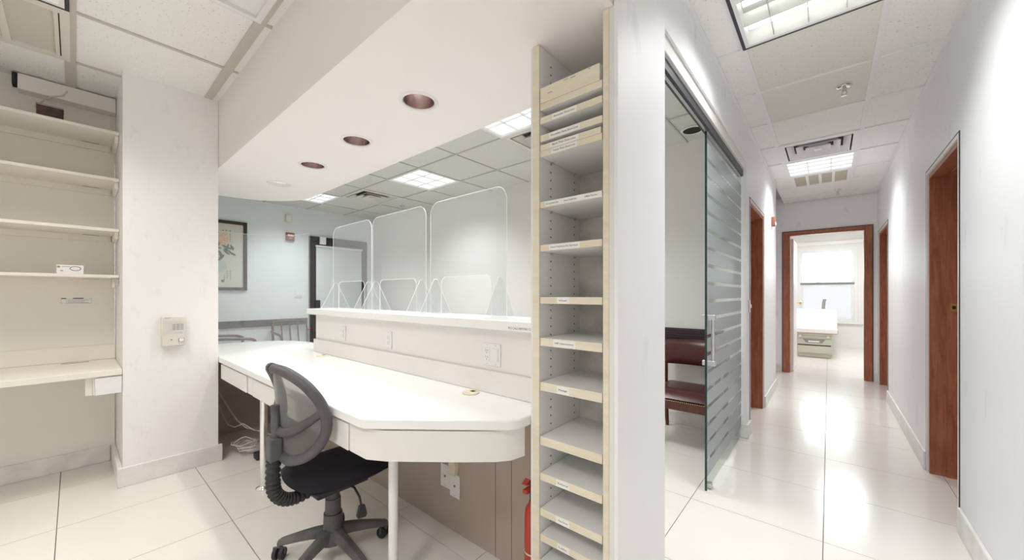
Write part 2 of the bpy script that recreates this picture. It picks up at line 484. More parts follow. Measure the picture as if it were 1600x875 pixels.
def wall(name, m, label, *boxes):
    g = G()
    for b in boxes: g.box(*b)
    return tag(g.build(name, m), label, 'wall', kind='structure')
ZT = ZC + 0.1
wall('wall_left', 'wall_cream', 'off-white wall behind the wall shelves on the left', (XL - .12, XL, -2.0, 0.20, 0, ZT))
wall('wall_pillar', 'pillar', 'broad off-white pillar between wall shelves and reception desk', (XL - .12, -3.5, 0.205, 0.703, 0, ZT))
wall('wall_back', 'wall', 'plain wall behind the viewpoint', (XL - .12, XR + .15, -2.05, -1.9, 0, ZT))
# right corridor wall with two door openings
wall('wall_right', 'wall_gloss', 'glossy white right-hand corridor wall with two wooden doorways',
     (XR, XR + .15, -1.9, 3.07, 0, ZT), (XR, XR + .15, 3.90, 6.20, 0, ZT), (XR, XR + .15, 7.25, 7.5, 0, ZT),
     (XR, XR + .15, 3.07, 3.90, 2.09, ZT), (XR, XR + .15, 6.20, 7.25, 2.10, ZT))
wall('wall_corridor_left', 'wall_gloss', 'glossy white left-hand corridor wall beyond the glass door',
     (XC - .155, XC, 3.79, 3.98, 0, ZT), (XC - .155, XC, 4.90, 6.15, 0, ZT), (XC - .155, XC, 3.98, 4.90, 2.10, ZT),
     (-0.95, -0.80, 6.0, 7.42, 0, ZT), (-0.80, XC - .155, 6.0, 6.15, 0, ZT))
wall('wall_end', 'wall_gloss', 'white corridor end wall around the far wooden doorway',
     (-0.95, -0.50, 7.42, 7.52, 0, ZT), (0.42, XR + .15, 7.42, 7.52, 0, ZT), (-0.50, 0.42, 7.42, 7.52, 2.205, ZT))
wall('wall_partition', 'wall_gloss', 'tall white end panel of wall between shelf cabinet and corridor',
     (-0.536, -0.522, 1.145, 1.60, 0, ZT), (-0.88, -0.536, 1.515, 1.60, 0, ZT))
hd = wall('wall_header', 'wall_gloss', 'white wall above the sliding glass door opening', (XC - .035, XC, 1.60, 3.79, 2.43, ZT))
wall('wall_lobby_left', 'blue', 'pale blue lobby wall with framed flower painting', (-6.93, -6.78, 0.6, 3.95, 0, ZT))
wall('wall_lobby_far', 'lobbywall', 'light grey far lobby wall behind the leather armchair', (-6.78, XC - .156, 3.8, 3.95, 0, ZT))
wall('wall_lobby_near', 'blue', 'lobby wall on the back side of the pillar', (-6.78, XL - .13, 0.55, 0.70, 0, ZT))
# soffit with round recesses cut for the downlights
DL = [(-1.538, 1.10), (-2.225, 1.133), (-2.89, 1.137), (-3.59, 1.143)]
poly = [(-0.54, 0.705), (-0.54, 1.51), (-3.86, 1.51)] + [(-3.86 + .0 - .60 * math.sin(math.radians(a)), 0.91 + .60 * math.cos(math.radians(a))) for a in range(10, 91, 10)] + [(-4.46, 0.705)]
so = G().prism(poly, 2.2, ZT - .001).build('ceiling_soffit', 'soffit')
tag(so, 'long dropped soffit with four round downlights above the reception desk', 'soffit', kind='structure')
for x, y in DL:
    cut = G().cyl((x, y, 2.0), (x, y, 2.36), 0.079, n=32).build('cut', 'soffit')
    md = so.modifiers.new('b', 'BOOLEAN'); md.object = cut; md.operation = 'DIFFERENCE'; md.solver = 'EXACT'
    bpy.context.view_layer.update()
    dg = bpy.context.evaluated_depsgraph_get()
    nm = bpy.data.meshes.new_from_object(so.evaluated_get(dg))
    so.modifiers.clear(); so.data = nm
    bpy.data.objects.remove(cut)
# half wall under the transaction ledge, plus the panel closing the counter end
hwl = G().box(-3.24, -0.885, 1.30, 1.48, 0.742, 1.085).build('wall_half', 'splash')
tag(hwl, 'low cream half wall behind the desk with outlets, carrying the ledge', 'wall', kind='structure')
uw = G().box(-4.12, -0.885, 1.30, 1.48, 0, 0.738).box(-4.22, -4.12, 0.705, 1.48, 0, 0.738).build('wall_under_counter', 'under')
tag(uw, 'tan panel wall under the reception desk, shadowed below the counter', 'wall', kind='structure')
for x in (-1.11, -1.21):
    bx('panel_joint', 'slot', uw, x, x + .003, 1.2985, 1.3005, 0, 0.735)
# far room shell
wall('wall_far_room', 'wall', 'bright walls of the exam room beyond the corridor',
     (-1.75, -0.60, 11.6, 11.72, 0, ZT), (0.51, 1.75, 11.6, 11.72, 0, ZT), (-0.60, 0.51, 11.6, 11.72, 0, 0.60), (-0.60, 0.51, 11.6, 11.72, 2.36, ZT),
     (-1.75, -1.65, 7.52, 11.6, 0, ZT), (1.65, 1.75, 7.52, 11.6, 0, ZT), (-1.75, -0.95, 7.42, 7.52, 0, ZT), (0.68, 1.75, 7.42, 7.52, 0, ZT))
fc = bx('ceiling_far_room', 'soffit', None, -1.65, 1.65, 7.52, 11.6, ZC - .01, ZC + .06)
tag(fc, 'plain white ceiling of the exam room', 'ceiling', kind='structure')

fl_ = thing('ceiling_light', (.2, 9.3, ZC - .011), 'added unseen ceiling light that brightens the exam room', 'ceiling light', 'fluorescent ceiling lights')  # unseen lamp added to brighten the far room
bx('lens', 'lens_corr', fl_, -.1, .5, 8.7, 9.9, ZC - .05, ZC - .011)
li = bpy.data.lights.new('lamp_light', 'AREA'); li.shape = 'RECTANGLE'; li.size = .56; li.size_y = 1.1; li.energy = W_FAR
lo = bpy.data.objects.new('lamp_light', li); C.objects.link(lo); lo.parent = fl_; lo.location = (0, 0, -.045)
# baseboards
def baseb(name, label, *boxes, m='base'):
    g = G()
    for b in boxes: g.box(*b)
    return tag(g.build(name, m, None, 0.004), label, 'baseboard', kind='structure')
baseb('baseboard_pillar', 'scuffed white baseboard around the foot of the pillar', (-3.5, -3.478, 0.18, 0.725, 0, 0.125), (-4.10, -3.5, 0.18, 0.204, 0, 0.125))
baseb('baseboard_left', 'white baseboard along the wall below the wall desk', (XL, XL + .018, -1.9, 0.178, 0, 0.12))
baseb('baseboard_right', 'white baseboard along the right corridor wall', (XR - .016, XR, 3.93, 6.16, 0, 0.13), (XR - .016, XR, -1.88, 3.02, 0, 0.13))
baseb('baseboard_corridor_left', 'white baseboard along the left corridor wall', (XC, XC + .016, 3.775, 3.95, 0, 0.12), (XC, XC + .016, 4.95, 6.15, 0, 0.12), (XC - .06, XC + .016, 3.774, 3.79, 0, 0.12))
baseb('baseboard_lobby', 'white baseboard under the chair rail of the far lobby wall', (-6.77, -0.72, 3.785, 3.80, 0, 0.11))
baseb('baseboard_end', 'white baseboard at the corridor end wall', (-0.79, -0.60, 7.405, 7.42, 0, 0.12), (0.50, 0.53, 7.405, 7.42, 0, 0.12))

# chair rails
cr = thing('trim_1', (-3.5, 3.79, 0.8), None, None, None, 'structure')
tag(cr, 'dark ribbed chair rail along the far lobby wall', 'chair rail')
bx('rail_board', 'rail', cr, -6.77, -0.72, 3.778, 3.80, 0.80, 0.925)
for k in range(5):
    bx('rib', 'rail', cr, -6.77, -0.72, 3.768, 3.780, 0.806 + k * .0245, 0.818 + k * .0245, 0.002)
tag(bx('trim_2', 'rail', None, -6.78, -6.758, 0.71, 2.58, 0.745, 0.85, 0.004), 'dark flat chair rail on the pale blue lobby wall', 'chair rail', kind='structure')

# ------------------------------------------------------------------ doorways
def side_door(name, x, y0, y1, zt, sgn, label, latch=False):
    """opening in a corridor side wall; sgn = direction into the wall"""
    d = thing(name, (x, (y0 + y1) / 2, 0), label, 'doorway', kind='structure')
    X = sorted
    a, b = X((x + sgn * .006, x + sgn * .149))
    bx('jamb', 'doorwood', d, a, b, y1 - .03, y1 - .001, 0, zt - .001)
    bx('jamb', 'doorwood', d, a, b, y0 + .001, y0 + .03, 0, zt - .001)
    bx('head', 'doorwood', d, a, b, y0 + .03, y1 - .03, zt - .03, zt - .001)
    a2, b2 = X((x + sgn * .082, x + sgn * .148))
    bx('stop', 'doorwood', d, a2, b2, y1 - .045, y1 - .03, 0, zt - .03)
    bx('stop', 'doorwood', d, a2, b2, y0 + .03, y1 - .045, zt - .045, zt - .03)
    # thin white edge trim with a dark line
    a3, b3 = X((x - sgn * .004, x + sgn * .006))
    for nm, m, o0, o1 in (('edge_trim', 'trimwhite', 0.0, .022), ('dark_bead', 'dark', .022, .030)):
        g = G().box(a3, b3, y1 + o0 - .001, y1 + o1, 0, zt + o1).box(a3, b3, y0 - o1, y0 - o0 + .001, 0, zt + o1).box(a3, b3, y0 - o0, y1 + o0, zt + o0 - .001, zt + o1)
        g.build(nm, m, d)
    a4, b4 = X((x + sgn * .150, x + sgn * .19))
    bx('door_leaf', 'doorwood', d, a4, b4, y0 - .02, y1 + .02, 0.01, zt)  # unseen closed leaf, added to seal off light behind the opening
    if latch:
        xs = x + sgn * .115
        p = bx('strike_plate', 'brass', d, xs - .018, xs + .018, y1 - .0475, y1 - .0452, 1.13, 1.19)
        bx('latch_hole', 'hole', p, xs - .008, xs + .008, y1 - .0482, y1 - .0474, 1.15, 1.172)
    return d
side_door('door_1', XC, 3.98, 4.90, 2.10, -1, 'cherry wood doorway in the left corridor wall past the glass door')
side_door('door_2', XR, 3.07, 3.90, 2.09, 1, 'nearest cherry wood doorway in the right corridor wall with brass strike plate', True)
side_door('door_3', XR, 6.20, 7.25, 2.10, 1, 'farther narrow cherry wood doorway in the right corridor wall')
d4 = thing('door_4', (-0.04, 7.4, 0), 'cherry wood framed doorway at the corridor end, white door open', 'doorway', kind='structure')
for nm, b in (('casing', (-0.565, -0.490, 7.40, 7.419, 0, 2.245)), ('casing', (0.405, 0.475, 7.40, 7.419, 0, 2.245)), ('casing', (-0.490, 0.405, 7.40, 7.419, 2.200, 2.245)),
              ('jamb', (-0.499, -0.475, 7.42, 7.53, 0, 2.203)), ('jamb', (0.390, 0.419, 7.42, 7.53, 0, 2.203)), ('head', (-0.475, 0.39, 7.42, 7.53, 2.185, 2.203))):
    bx(nm, 'doorwood', d4, *b, bevel=.004)
G().box(-.575, -.565, 7.405, 7.419, 0, 2.255).box(.475, .485, 7.405, 7.419, 0, 2.255).box(-.575, .485, 7.405, 7.419, 2.245, 2.255).build('dark_bead', 'dark', d4)  # dark outline bead around the casing
lf = bx('door_leaf', 'trimwhite', d4, -0.475, -0.435, 7.54, 8.40, 0.012, 2.15, .003)
G().lathe([(.008, 0), (.008, .03), (.026, .035), (.03, .05), (.024, .066), (0, .07)], (-0.435, 8.32, 1.10), 16, 'x').build('knob', 'brass', lf, smooth=True)
for z in (0.35, 1.85): bx('hinge', 'brass', d4, -0.475, -0.468, 7.425, 7.50, z, z + .1)
# lobby entry door
d5 = thing('door_5', (-6.77, 3.1, 0), 'dark bronze framed lobby entry door covered by a white roller shade', 'door', kind='structure')
bx('frame', 'darkframe', d5, -6.78, -6.745, 2.60, 2.69, 0, 2.25)
bx('frame', 'darkframe', d5, -6.78, -6.745, 3.55, 3.64, 0, 2.25)
bx('frame', 'darkframe', d5, -6.78, -6.745, 2.69, 3.55, 2.17, 2.25)
bx('door_leaf', 'darkframe', d5, -6.78, -6.758, 2.69, 3.55, 0.01, 2.17)
sh = bx('roller_shade', 'shade', d5, -6.752, -6.747, 2.71, 3.53, 0.95, 2.07)
G().cyl((-6.738, 2.70, 2.085), (-6.738, 3.54, 2.085), 0.018, n=12).build('shade_roller', 'whitemetal', sh, smooth=True)
bx('kick_rail', 'blue', d5, -6.757, -6.750, 2.78, 3.50, 0.70, 0.93)
bx('lock_box', 'dark', d5, -6.755, -6.72, 2.69, 2.77, 0.85, 1.15, .006)
cl = bx('door_closer', 'whitemetal', d5, -6.745, -6.70, 2.76, 2.86, 2.12, 2.25, .006)
bx('closer_arm', 'dark', cl, -6.72, -6.71, 2.86, 3.45, 2.19, 2.205)

# ------------------------------------------------------------------ far window
wn = thing('window_1', (-0.045, 11.62, 0.6), 'double-hung exam room window with white sashes and bright sky', 'window', kind='structure')
for b in ((-0.60, -0.54, 11.60, 11.70, .60, 2.36), (0.45, 0.51, 11.60, 11.70, .60, 2.36), (-0.54, 0.45, 11.60, 11.70, 2.30, 2.36), (-0.54, .45, 11.60, 11.70, .60, .64)):
    bx('frame', 'sash', wn, *b)
for z0, z1, y, gm in ((1.50, 2.30, 11.66, 'glass'), (.64, 1.50, 11.63, 'frostglass')):
    s = G().box(-.54, -.49, y, y + .03, z0, z1).box(.40, .45, y, y + .03, z0, z1).box(-.49, .40, y, y + .03, z1 - .05, z1).box(-.49, .40, y, y + .03, z0, z0 + .05).build('sash', 'sash', wn)
    bx('pane', gm, s, -.49, .40, y + .012, y + .018, z0 + .05, z1 - .05)
bx('meeting_rail', 'sashdark', wn, -.54, .45, 11.615, 11.629, 1.485, 1.525)
for x in (-.2, .2): bx('sash_lock', 'steel', wn, x - .03, x + .03, 11.605, 11.63, 1.525, 1.55)
bx('sill', 'sash', wn, -.70, .62, 11.53, 11.60, .57, .60, .004)
for b in ((-0.68, -0.60, 11.58, 11.60, .60, 2.44), (.51, .60, 11.58, 11.60, .60, 2.44), (-.60, .51, 11.58, 11.60, 2.36, 2.44)):
    bx('casing', 'trimwhite', wn, *b)
bx('shade_head', 'trimwhite', wn, -.70, .62, 11.52, 11.58, 2.42, 2.50)

# ================================================================== SLIDING GLASS DOOR
tr = thing('trim_3', (-0.58, 2.7, 2.27), 'white fascia and dark top track of the sliding glass door', 'door track', kind='structure')
bx('fascia', 'trimwhite', tr, -0.585, -0.555, 1.60, 3.79, 2.335, 2.429, .003)
bx('fascia_lip', 'whitemetal', tr, -0.555, -0.541, 1.60, 3.79, 2.405, 2.429, .003)
bx('track', 'dark', tr, -0.612, -0.570, 1.60, 3.79, 2.285, 2.334)
bx('track_groove', 'steel', tr, -0.597, -0.583, 1.60, 3.79, 2.279, 2.287)
gd = thing('sliding_glass_door', (-0.59, 3.16, 0.012), 'frosted striped sliding glass door with steel bar handle, standing half open', 'glass door')
GY0, GY1 = 2.58, 3.775
bx('glass_panel', 'glass', gd, -0.595, -0.585, GY0 + .004, GY1, 0.012, 2.30)
bx('glass_edge', 'glassedge', gd, -0.596, -0.584, GY0 - .001, GY0 + .004, 0.012, 2.30)
z = 0.10
while z < 2.22:
    bx('frosted_band', 'frost', gd, -0.5845, -0.5835, GY0 + .004, GY1, z, z + .089)
    z += .112
hb = G().cyl((-0.555, 2.605, 0.80), (-0.555, 2.605, 1.12), .011, n=14).build('handle_bar', 'steel', gd, smooth=True)
for z in (.815, 1.105):
    bx('handle_clamp', 'steel', hb, -0.615, -0.540, 2.590, 2.622, z - .016, z + .016, .004)
bx('floor_guide', 'steel', gd, -0.61, -0.57, 2.63, 2.68, 0.012, 0.035, .003)

# ================================================================== CEILING FIXTURES
def troffer(i, j, label, lens, group, divs=(2, 2), frame='whitemetal', watts=0, col=(1, 1, 1)):
    x0, x1, y0, y1 = GX[i], GX[i + 1], GY[j], GY[j + 1]
    t = thing('ceiling_light', ((x0 + x1) / 2, (y0 + y1) / 2, ZC), label, 'ceiling light', group)
    f = .028
    G().box(x0, x1, y0, y0 + f, ZC - .006, ZC + .05).box(x0, x1, y1 - f, y1, ZC - .006, ZC + .05).box(x0, x0 + f, y0 + f, y1 - f, ZC - .006, ZC + .05).box(x1 - f, x1, y0 + f, y1 - f, ZC - .006, ZC + .05).build('frame', frame, t)
    ln = bx('lens', lens, t, x0 + f, x1 - f, y0 + f, y1 - f, ZC + .012, ZC + .03)
    for k in range(1, divs[0]):
        x = x0 + (x1 - x0) * k / divs[0]
        bx('louver_blade', 'louver', t, x - .004, x + .004, y0 + f, y1 - f, ZC - .001, ZC + .012)
    for k in range(1, divs[1]):
        y = y0 + (y1 - y0) * k / divs[1]
        bx('louver_blade', 'louver', t, x0 + f, x1 - f, y - .004, y + .004, ZC - .001, ZC + .012)
    if watts: lamp(t, x0, x1, y0, y1, watts, col)
    return t
def tube_light(i, j, label, group, nt=3, frame='dark', watts=10, col=(1, 1, 1)):
    x0, x1, y0, y1 = GX[i], GX[i + 1], GY[j], GY[j + 1]
    t = thing('ceiling_light', ((x0 + x1) / 2, (y0 + y1) / 2, ZC), label, 'ceiling light', group)
    f = .03
    for k, (m, a, b) in enumerate(((frame, 0, .016), ('whitemetal', .016, .034))):
        G().box(x0 + a, x1 - a, y0 + a, y0 + b, ZC - .008, ZC + .08).box(x0 + a, x1 - a, y1 - b, y1 - a, ZC - .008, ZC + .08).box(x0 + a, x0 + b, y0 + b, y1 - b, ZC - .008, ZC + .08).box(x1 - b, x1 - a, y0 + b, y1 - b, ZC - .008, ZC + .08).build('frame', m, t)
    bx('housing', 'whitemetal', t, x0 + f, x1 - f, y0 + f, y1 - f, ZC + .082, ZC + .095)
    n = nt
    for k in range(n):
        y = y0 + (y1 - y0) * (k + .5) / n
        G().cyl((x0 + .045, y, ZC + .058), (x1 - .045, y, ZC + .058), .018, n=12).build('tube', 'tube', t, smooth=True)
    for k in range(1, n):
        y = y0 + (y1 - y0) * k / n
        G().extr([(-.022, .06), (.022, .06), (.004, 0), (-.004, 0)], (x0 + .034, y, ZC), (0, 1, 0), (0, 0, 1), (x1 - x0 - .068, 0, 0)).build('louver_vane', 'louver', t)
    for k in range(1, 4):
        x = x0 + (x1 - x0) * k / 4
        bx('louver_blade', 'steel', t, x - .0015, x + .0015, y0 + .035, y1 - .035, ZC + .002, ZC + .034)
    lamp(t, x0, x1, y0, y1, watts, col)
    return t
def lamp(t, x0, x1, y0, y1, watts, col, spread=128):
    li = bpy.data.lights.new('lamp_light', 'AREA'); li.shape = 'RECTANGLE'; li.size = x1 - x0 - .07; li.size_y = y1 - y0 - .07
    li.energy = watts; li.color = col; li.spread = math.radians(spread)
    lo = bpy.data.objects.new('lamp_light', li); C.objects.link(lo); lo.parent = t; lo.location = (0, 0, -.012)
gl = 'fluorescent ceiling lights'
tube_light(*cell(-.1, 2.2), 'large louvered fluorescent ceiling light nearest the viewer in the corridor', gl, watts=W_CORR, col=(.97, .985, 1))
tube_light(*cell(-2.6, -.3), 'dark-edged louvered ceiling light at the top left corner', gl, watts=W_ROOM * .6, col=(1, .97, .93))
troffer(*cell(-.1, 5.4), 'small louvered ceiling light between diffuser and filter grille in the corridor', 'lens_corr', gl, (3, 4), watts=W_CORR, col=(.97, .985, 1))
troffer(*cell(-3.9, 2.8), 'square gridded lobby ceiling light beyond the middle of the soffit', 'lens_lobby', gl, (3, 3), watts=W_LOBBY, col=(.96, .985, 1))
troffer(*cell(-5.8, 2.2), 'lobby ceiling light half hidden behind the curved soffit end', 'lens_lobby', gl, (3, 3), watts=W_LOBBY, col=(.96, .985, 1))
troffer(*cell(-2.0, 2.2), 'lobby ceiling light just left of the shelf cabinet', 'lens_lobby', gl, (3, 3), watts=W_LOBBY, col=(.96, .985, 1))
troffer(*cell(-2.0, .3), 'unlit white ceiling panel light beside the soffit at the top edge', 'whitemetal', gl, (1, 1))
troffer(*cell(-.7, -.9), 'added unseen ceiling light above the viewpoint, for brightness', 'lens_added', gl, (1, 1), watts=W_ROOM, col=(1, .98, .962))  # out-of-view lamp added to brighten the desk area
def diffuser(i, j, label, m, rings=3):
    x0, x1, y0, y1 = GX[i] + .005, GX[i + 1] - .005, GY[j] + .005, GY[j + 1] - .005
    cx, cy = (x0 + x1) / 2, (y0 + y1) / 2
    t = thing('air_diffuser', (cx, cy, ZC), label, 'air vent', 'square ceiling air diffusers')
    h = (x1 - x0) / 2
    def ring(a, b, z0, z1):
        g = G()
        for s0, s1, zz in ((a, b, 0),):
            vs = [(cx - a, cy - a, z0), (cx + a, cy - a, z0), (cx + a, cy + a, z0), (cx - a, cy + a, z0), (cx - b, cy - b, z1), (cx + b, cy - b, z1), (cx + b, cy + b, z1), (cx - b, cy + b, z1)]
            vs += [(p[0], p[1], p[2] + .004) for p in vs]
            fs = []
            for k in range(4):
                n = (k + 1) % 4
                fs += [(k, n, 4 + n, 4 + k), (8 + k, 8 + n, 12 + n, 12 + k), (k, n, 8 + n, 8 + k), (4 + k, 4 + n, 12 + n, 12 + k)]
            g.add(vs, fs)
        return g
    ring(h, h * .84, ZC - .003, ZC - .003).build('rim', m, t)
    X0, X1, Y0, Y1 = GX[i], GX[i + 1], GY[j], GY[j + 1]
    G().box(X0, X1, Y0, Y0 + .014, ZC - .004, ZC + .09).box(X0, X1, Y1 - .014, Y1, ZC - .004, ZC + .09).box(X0, X0 + .014, Y0 + .014, Y1 - .014, ZC - .004, ZC + .09).box(X1 - .014, X1, Y0 + .014, Y1 - .014, ZC - .004, ZC + .09).build('skirt', m, t)
    bx('throat', 'void', t, x0 + .02, x1 - .02, y0 + .02, y1 - .02, ZC + .05, ZC + .06)
    for k in range(rings):
        a = h * (.80 - .24 * k); b = a - h * .17
        ring(a, b, ZC - .004 - .002 * k, ZC + .042).build('louver', m, t)
    bx('center_plate', m, t, cx - h * .1, cx + h * .1, cy - h * .1, cy + h * .1, ZC - .01, ZC + .0)
    return t
diffuser(*cell(-.1, 4.8), 'white square air diffuser with curved louvers in the corridor ceiling', 'whitemetal')
diffuser(*cell(-5.2, 2.8), 'grey square air diffuser between two lobby ceiling lights', 'ventgrey')
diffuser(*cell(-2.0, 2.8), 'grey air diffuser behind the rightmost lobby light, beside shelf cabinet', 'ventgrey')
def filt(i, j, label, m, n, frame, along='x'):
    x0, x1, y0, y1 = GX[i], GX[i + 1], GY[j], GY[j + 1]
    t = thing('return_grille', ((x0 + x1) / 2, (y0 + y1) / 2, ZC), label, 'air vent')
    za, zb, e = ZC - .006, ZC + .09, .055
    g = G().box(x0, x1, y0, y0 + e, za, zb).box(x0, x1, y1 - e, y1, za, zb).box(x0, x0 + e, y0 + e, y1 - e, za, zb).box(x1 - e, x1, y0 + e, y1 - e, za, zb)
    g.build('frame', frame, t)
    xa, xb, ya, yb = x0 + e, x1 - e, y0 + e, y1 - e
    for k in range(1, n):
        if along == 'x':
            x = xa + (xb - xa) * k / n; bx('divider', frame, t, x - .014, x + .014, ya, yb, za + .001, ZC + .02)
        else:
            y = ya + (yb - ya) * k / n; bx('divider', frame, t, xa, xb, y - .014, y + .014, za + .001, ZC + .02)
    for k in range(n):
        if along == 'x':
            bx('filter_panel', m, t, xa + (xb - xa) * k / n + (.014 if k else 0), xa + (xb - xa) * (k + 1) / n - (.014 if k < n - 1 else 0), ya, yb, ZC + .004, ZC + .014)
        else:
            bx('filter_panel', m, t, xa, xb, ya + (yb - ya) * k / n + (.014 if k else 0), ya + (yb - ya) * (k + 1) / n - (.014 if k < n - 1 else 0), ZC + .004, ZC + .014)
    if along == 'y':
        bx('gap', 'hole', t, xa, xb, yb + .016, yb + .021, za - .0008, za + .001)
    return t
filt(*cell(-.1, 6.0), 'white framed return grille with four beige filter panels in corridor ceiling', 'beige_panel', 4, 'whitemetal')
filt(*cell(-3.3, -.3), 'aged return air grille with wide panels above the wall shelves', 'vent_cloth', 3, 'ventgrey', 'y')
def sprinkler(x, y, label):
    t = thing('fire_sprinkler', (x, y, ZC), label, 'sprinkler', 'ceiling fire sprinklers')
    G().lathe([(0, -.012), (.03, -.010), (.042, -.002), (.042, .004)], (x, y, ZC), 20).build('escutcheon', 'chrome', t, smooth=True)
    G().cyl((x, y, ZC - .012), (x, y, ZC - .038), .012, .009, 10).build('body', 'steel', t, smooth=True)
    for s in (-1, 1):
        G().tube([(x + s * .009, y, ZC - .036), (x + s * .015, y, ZC - .048), (x + s * .004, y, ZC - .062)], .003, 6).build('frame_arm', 'steel', t)
    G().lathe([(0, -.066), (.017, -.066), (.017, -.063), (0, -.063)], (x, y, ZC), 16).build('deflector', 'steel', t)
sprinkler(.082, 3.478, 'chrome fire sprinkler in the corridor ceiling nearest the big light')
sprinkler(.095, 6.88, 'small fire sprinkler in the corridor ceiling near the far doorway')
sprinkler(-5.33, 3.49, 'fire sprinkler in the lobby ceiling seen above the acrylic shields')
def downlight(x, y, z, label, lit, m='reflector', group='recessed downlights'):
    t = thing('downlight', (x, y, z), label, 'downlight', group)
    G().lathe([(.076, .004), (.0785, -.005), (.092, -.005), (.097, -0.001), (.097, .0), (.0765, .006)], (x, y, z), 32, closed=True).build('trim_ring', 'trimwhite', t, smooth=True)
    G().lathe([(.0755, .0), (.072, .05), (.056, .10), (.034, .13), (.032, .132), (.054, .102), (.070, .05), (.0735, .0)], (x, y, z), 32, closed=True).build('reflector', m, t, smooth=True)
    if lit == 'hole':
        G().cyl((x, y, z - .002), (x, y, z + .002), .076, n=28).build('opening', 'hole', t)
    if lit in ('bulb', 'bulb_pale'):
        li = bpy.data.lights.new('downlight_beam', 'SPOT'); li.energy = W_DOWN; li.color = (1.0, .94, .89); li.spot_size = math.radians(120); li.spot_blend = .8; li.shadow_soft_size = .03
        lo = bpy.data.objects.new('downlight_beam', li); C.objects.link(lo); lo.parent = t; lo.location = (0, 0, .008)
    if lit == 'bulb_pale':
        G().lathe([(0, .012), (.05, .014), (.0725, .020), (.0725, .024), (0, .024)], (x, y, z), 24).build('lens', lit, t, smooth=True)
    G().lathe([(0, .07), (.022, .075), (.034, .095), (.034, .125), (0, .127)], (x, y, z), 20).build('bulb', lit, t, smooth=True)
downlight(*DL[0], 2.2, 'largest lit recessed downlight in the soffit, nearest the shelf cabinet', 'bulb')
downlight(*DL[1], 2.2, 'second recessed downlight in the soffit counting from the shelf cabinet', 'bulb')
downlight(*DL[2], 2.2, 'third recessed downlight in the soffit, with dark reflector', 'bulb')
downlight(*DL[3], 2.2, 'pale recessed downlight in the soffit nearest the pillar', 'bulb_pale', 'trimwhite')
downlight(-.919, 3.546, ZC + .003, 'unlit dark downlight in the lobby ceiling above the glass door', 'hole', 'hole')

# ================================================================== RECEPTION DESK
dk = thing('reception_desk', (-2.3, 1.0, 0), 'long white laminate reception desk with angled end and chrome leg', 'desk')
top = [(-0.884, 1.298), (-3.25, 1.298), (-3.25, 1.515), (-3.86, 1.515)] + [(-3.86 - .56 * math.sin(math.radians(a)), .955 + .56 * math.cos(math.radians(a))) for a in range(15, 91, 15)] + \
      [(-4.42, .709), (-3.474, .709), (-3.474, .700), (-1.36, .700), (-1.33, .707), (-.91, 1.043), (-.888, 1.075), (-.884, 1.10)]
G().prism(top[::-1] if False else top, .742, .78).build('desk_top', 'desk', dk, .006)
# curved apron: outer path inset
def path_inset(d):
    return [(-1.47, .70 + d), (-1.345, .702 + d), (-1.27, .745 + d * .9), (-1.05, .923 + d * .9), (-.955, 1.005 + d), (-.918, 1.06 + d * .6), (-.902 - d * .1, 1.14)]
po, pi_ = path_inset(.020), path_inset(.045)
G().prism(po + pi_[::-1], .62, .736).build('apron', 'apron', dk, smooth=True)
bx('apron_rail', 'apron', dk, -3.46, -1.47, .735, .755, .63, .738)
bx('apron_gap_strip', 'slot', dk, -3.46, -1.40, .76, .79, .732, .741)
for x0, x1, y in ((-3.465, -2.83, .712), (-2.815, -2.72, .717), (-2.71, -1.476, .714)):
    f = bx('drawer_front', 'apron', dk, x0, x1, y, .735, .62, .728, .003)
bx('drawer_box', 'apron', dk, -3.45, -2.85, .76, 1.2, .635, .73)
l1 = G().cyl((-2.775, .792, .012), (-2.775, .792, .63), .021, n=20).build('leg', 'chrome', dk, smooth=True)
G().lathe([(.045, 0), (.044, .008), (.03, .014), (.022, .02)], (-2.775, .792, .001), 24).build('foot', 'chrome', l1, smooth=True)
l2 = G().cyl((-1.42, .885, .012), (-1.42, .885, .742), .020, n=20).build('leg', 'whitemetal', dk, smooth=True)
G().lathe([(.042, 0), (.04, .008), (.028, .014), (.021, .02)], (-1.42, .885, .001), 24).build('foot', 'whitemetal', l2, smooth=True)
bx('backsplash', 'splash', dk, -3.24, -.886, 1.280, 1.2985, .7805, .885, .003)
for x, y in ((-1.30, 1.225), (-2.95, 1.225)):
    g = G().lathe([(0, 0), (.04, 0), (.042, .003), (.036, .006), (0, .006)], (x, y, .7802), 24).build('grommet', 'cream', dk, smooth=True)
    bx('cable_slot', 'hole', g, x - .012, x + .012, y + .004, y + .025, .786, .7866)
# ledge on the half wall
lg = bx('transaction_ledge', 'desk', None, -3.29, -.884, 1.245, 1.52, 1.087, 1.133, .005)
tag(lg, 'white transaction ledge on top of the half wall, below acrylic shields', 'ledge')
sk = bx('ledge_sticker', 'label', lg, -1.09, -.905, 1.2425, 1.2445, 1.091, 1.112)
lettering('PLS CALL BEFORE COMING', .013, (-.995, 1.2420, 1.1015), (1, 0, 0), (0, 0, 1), 'ink', lg, .165)
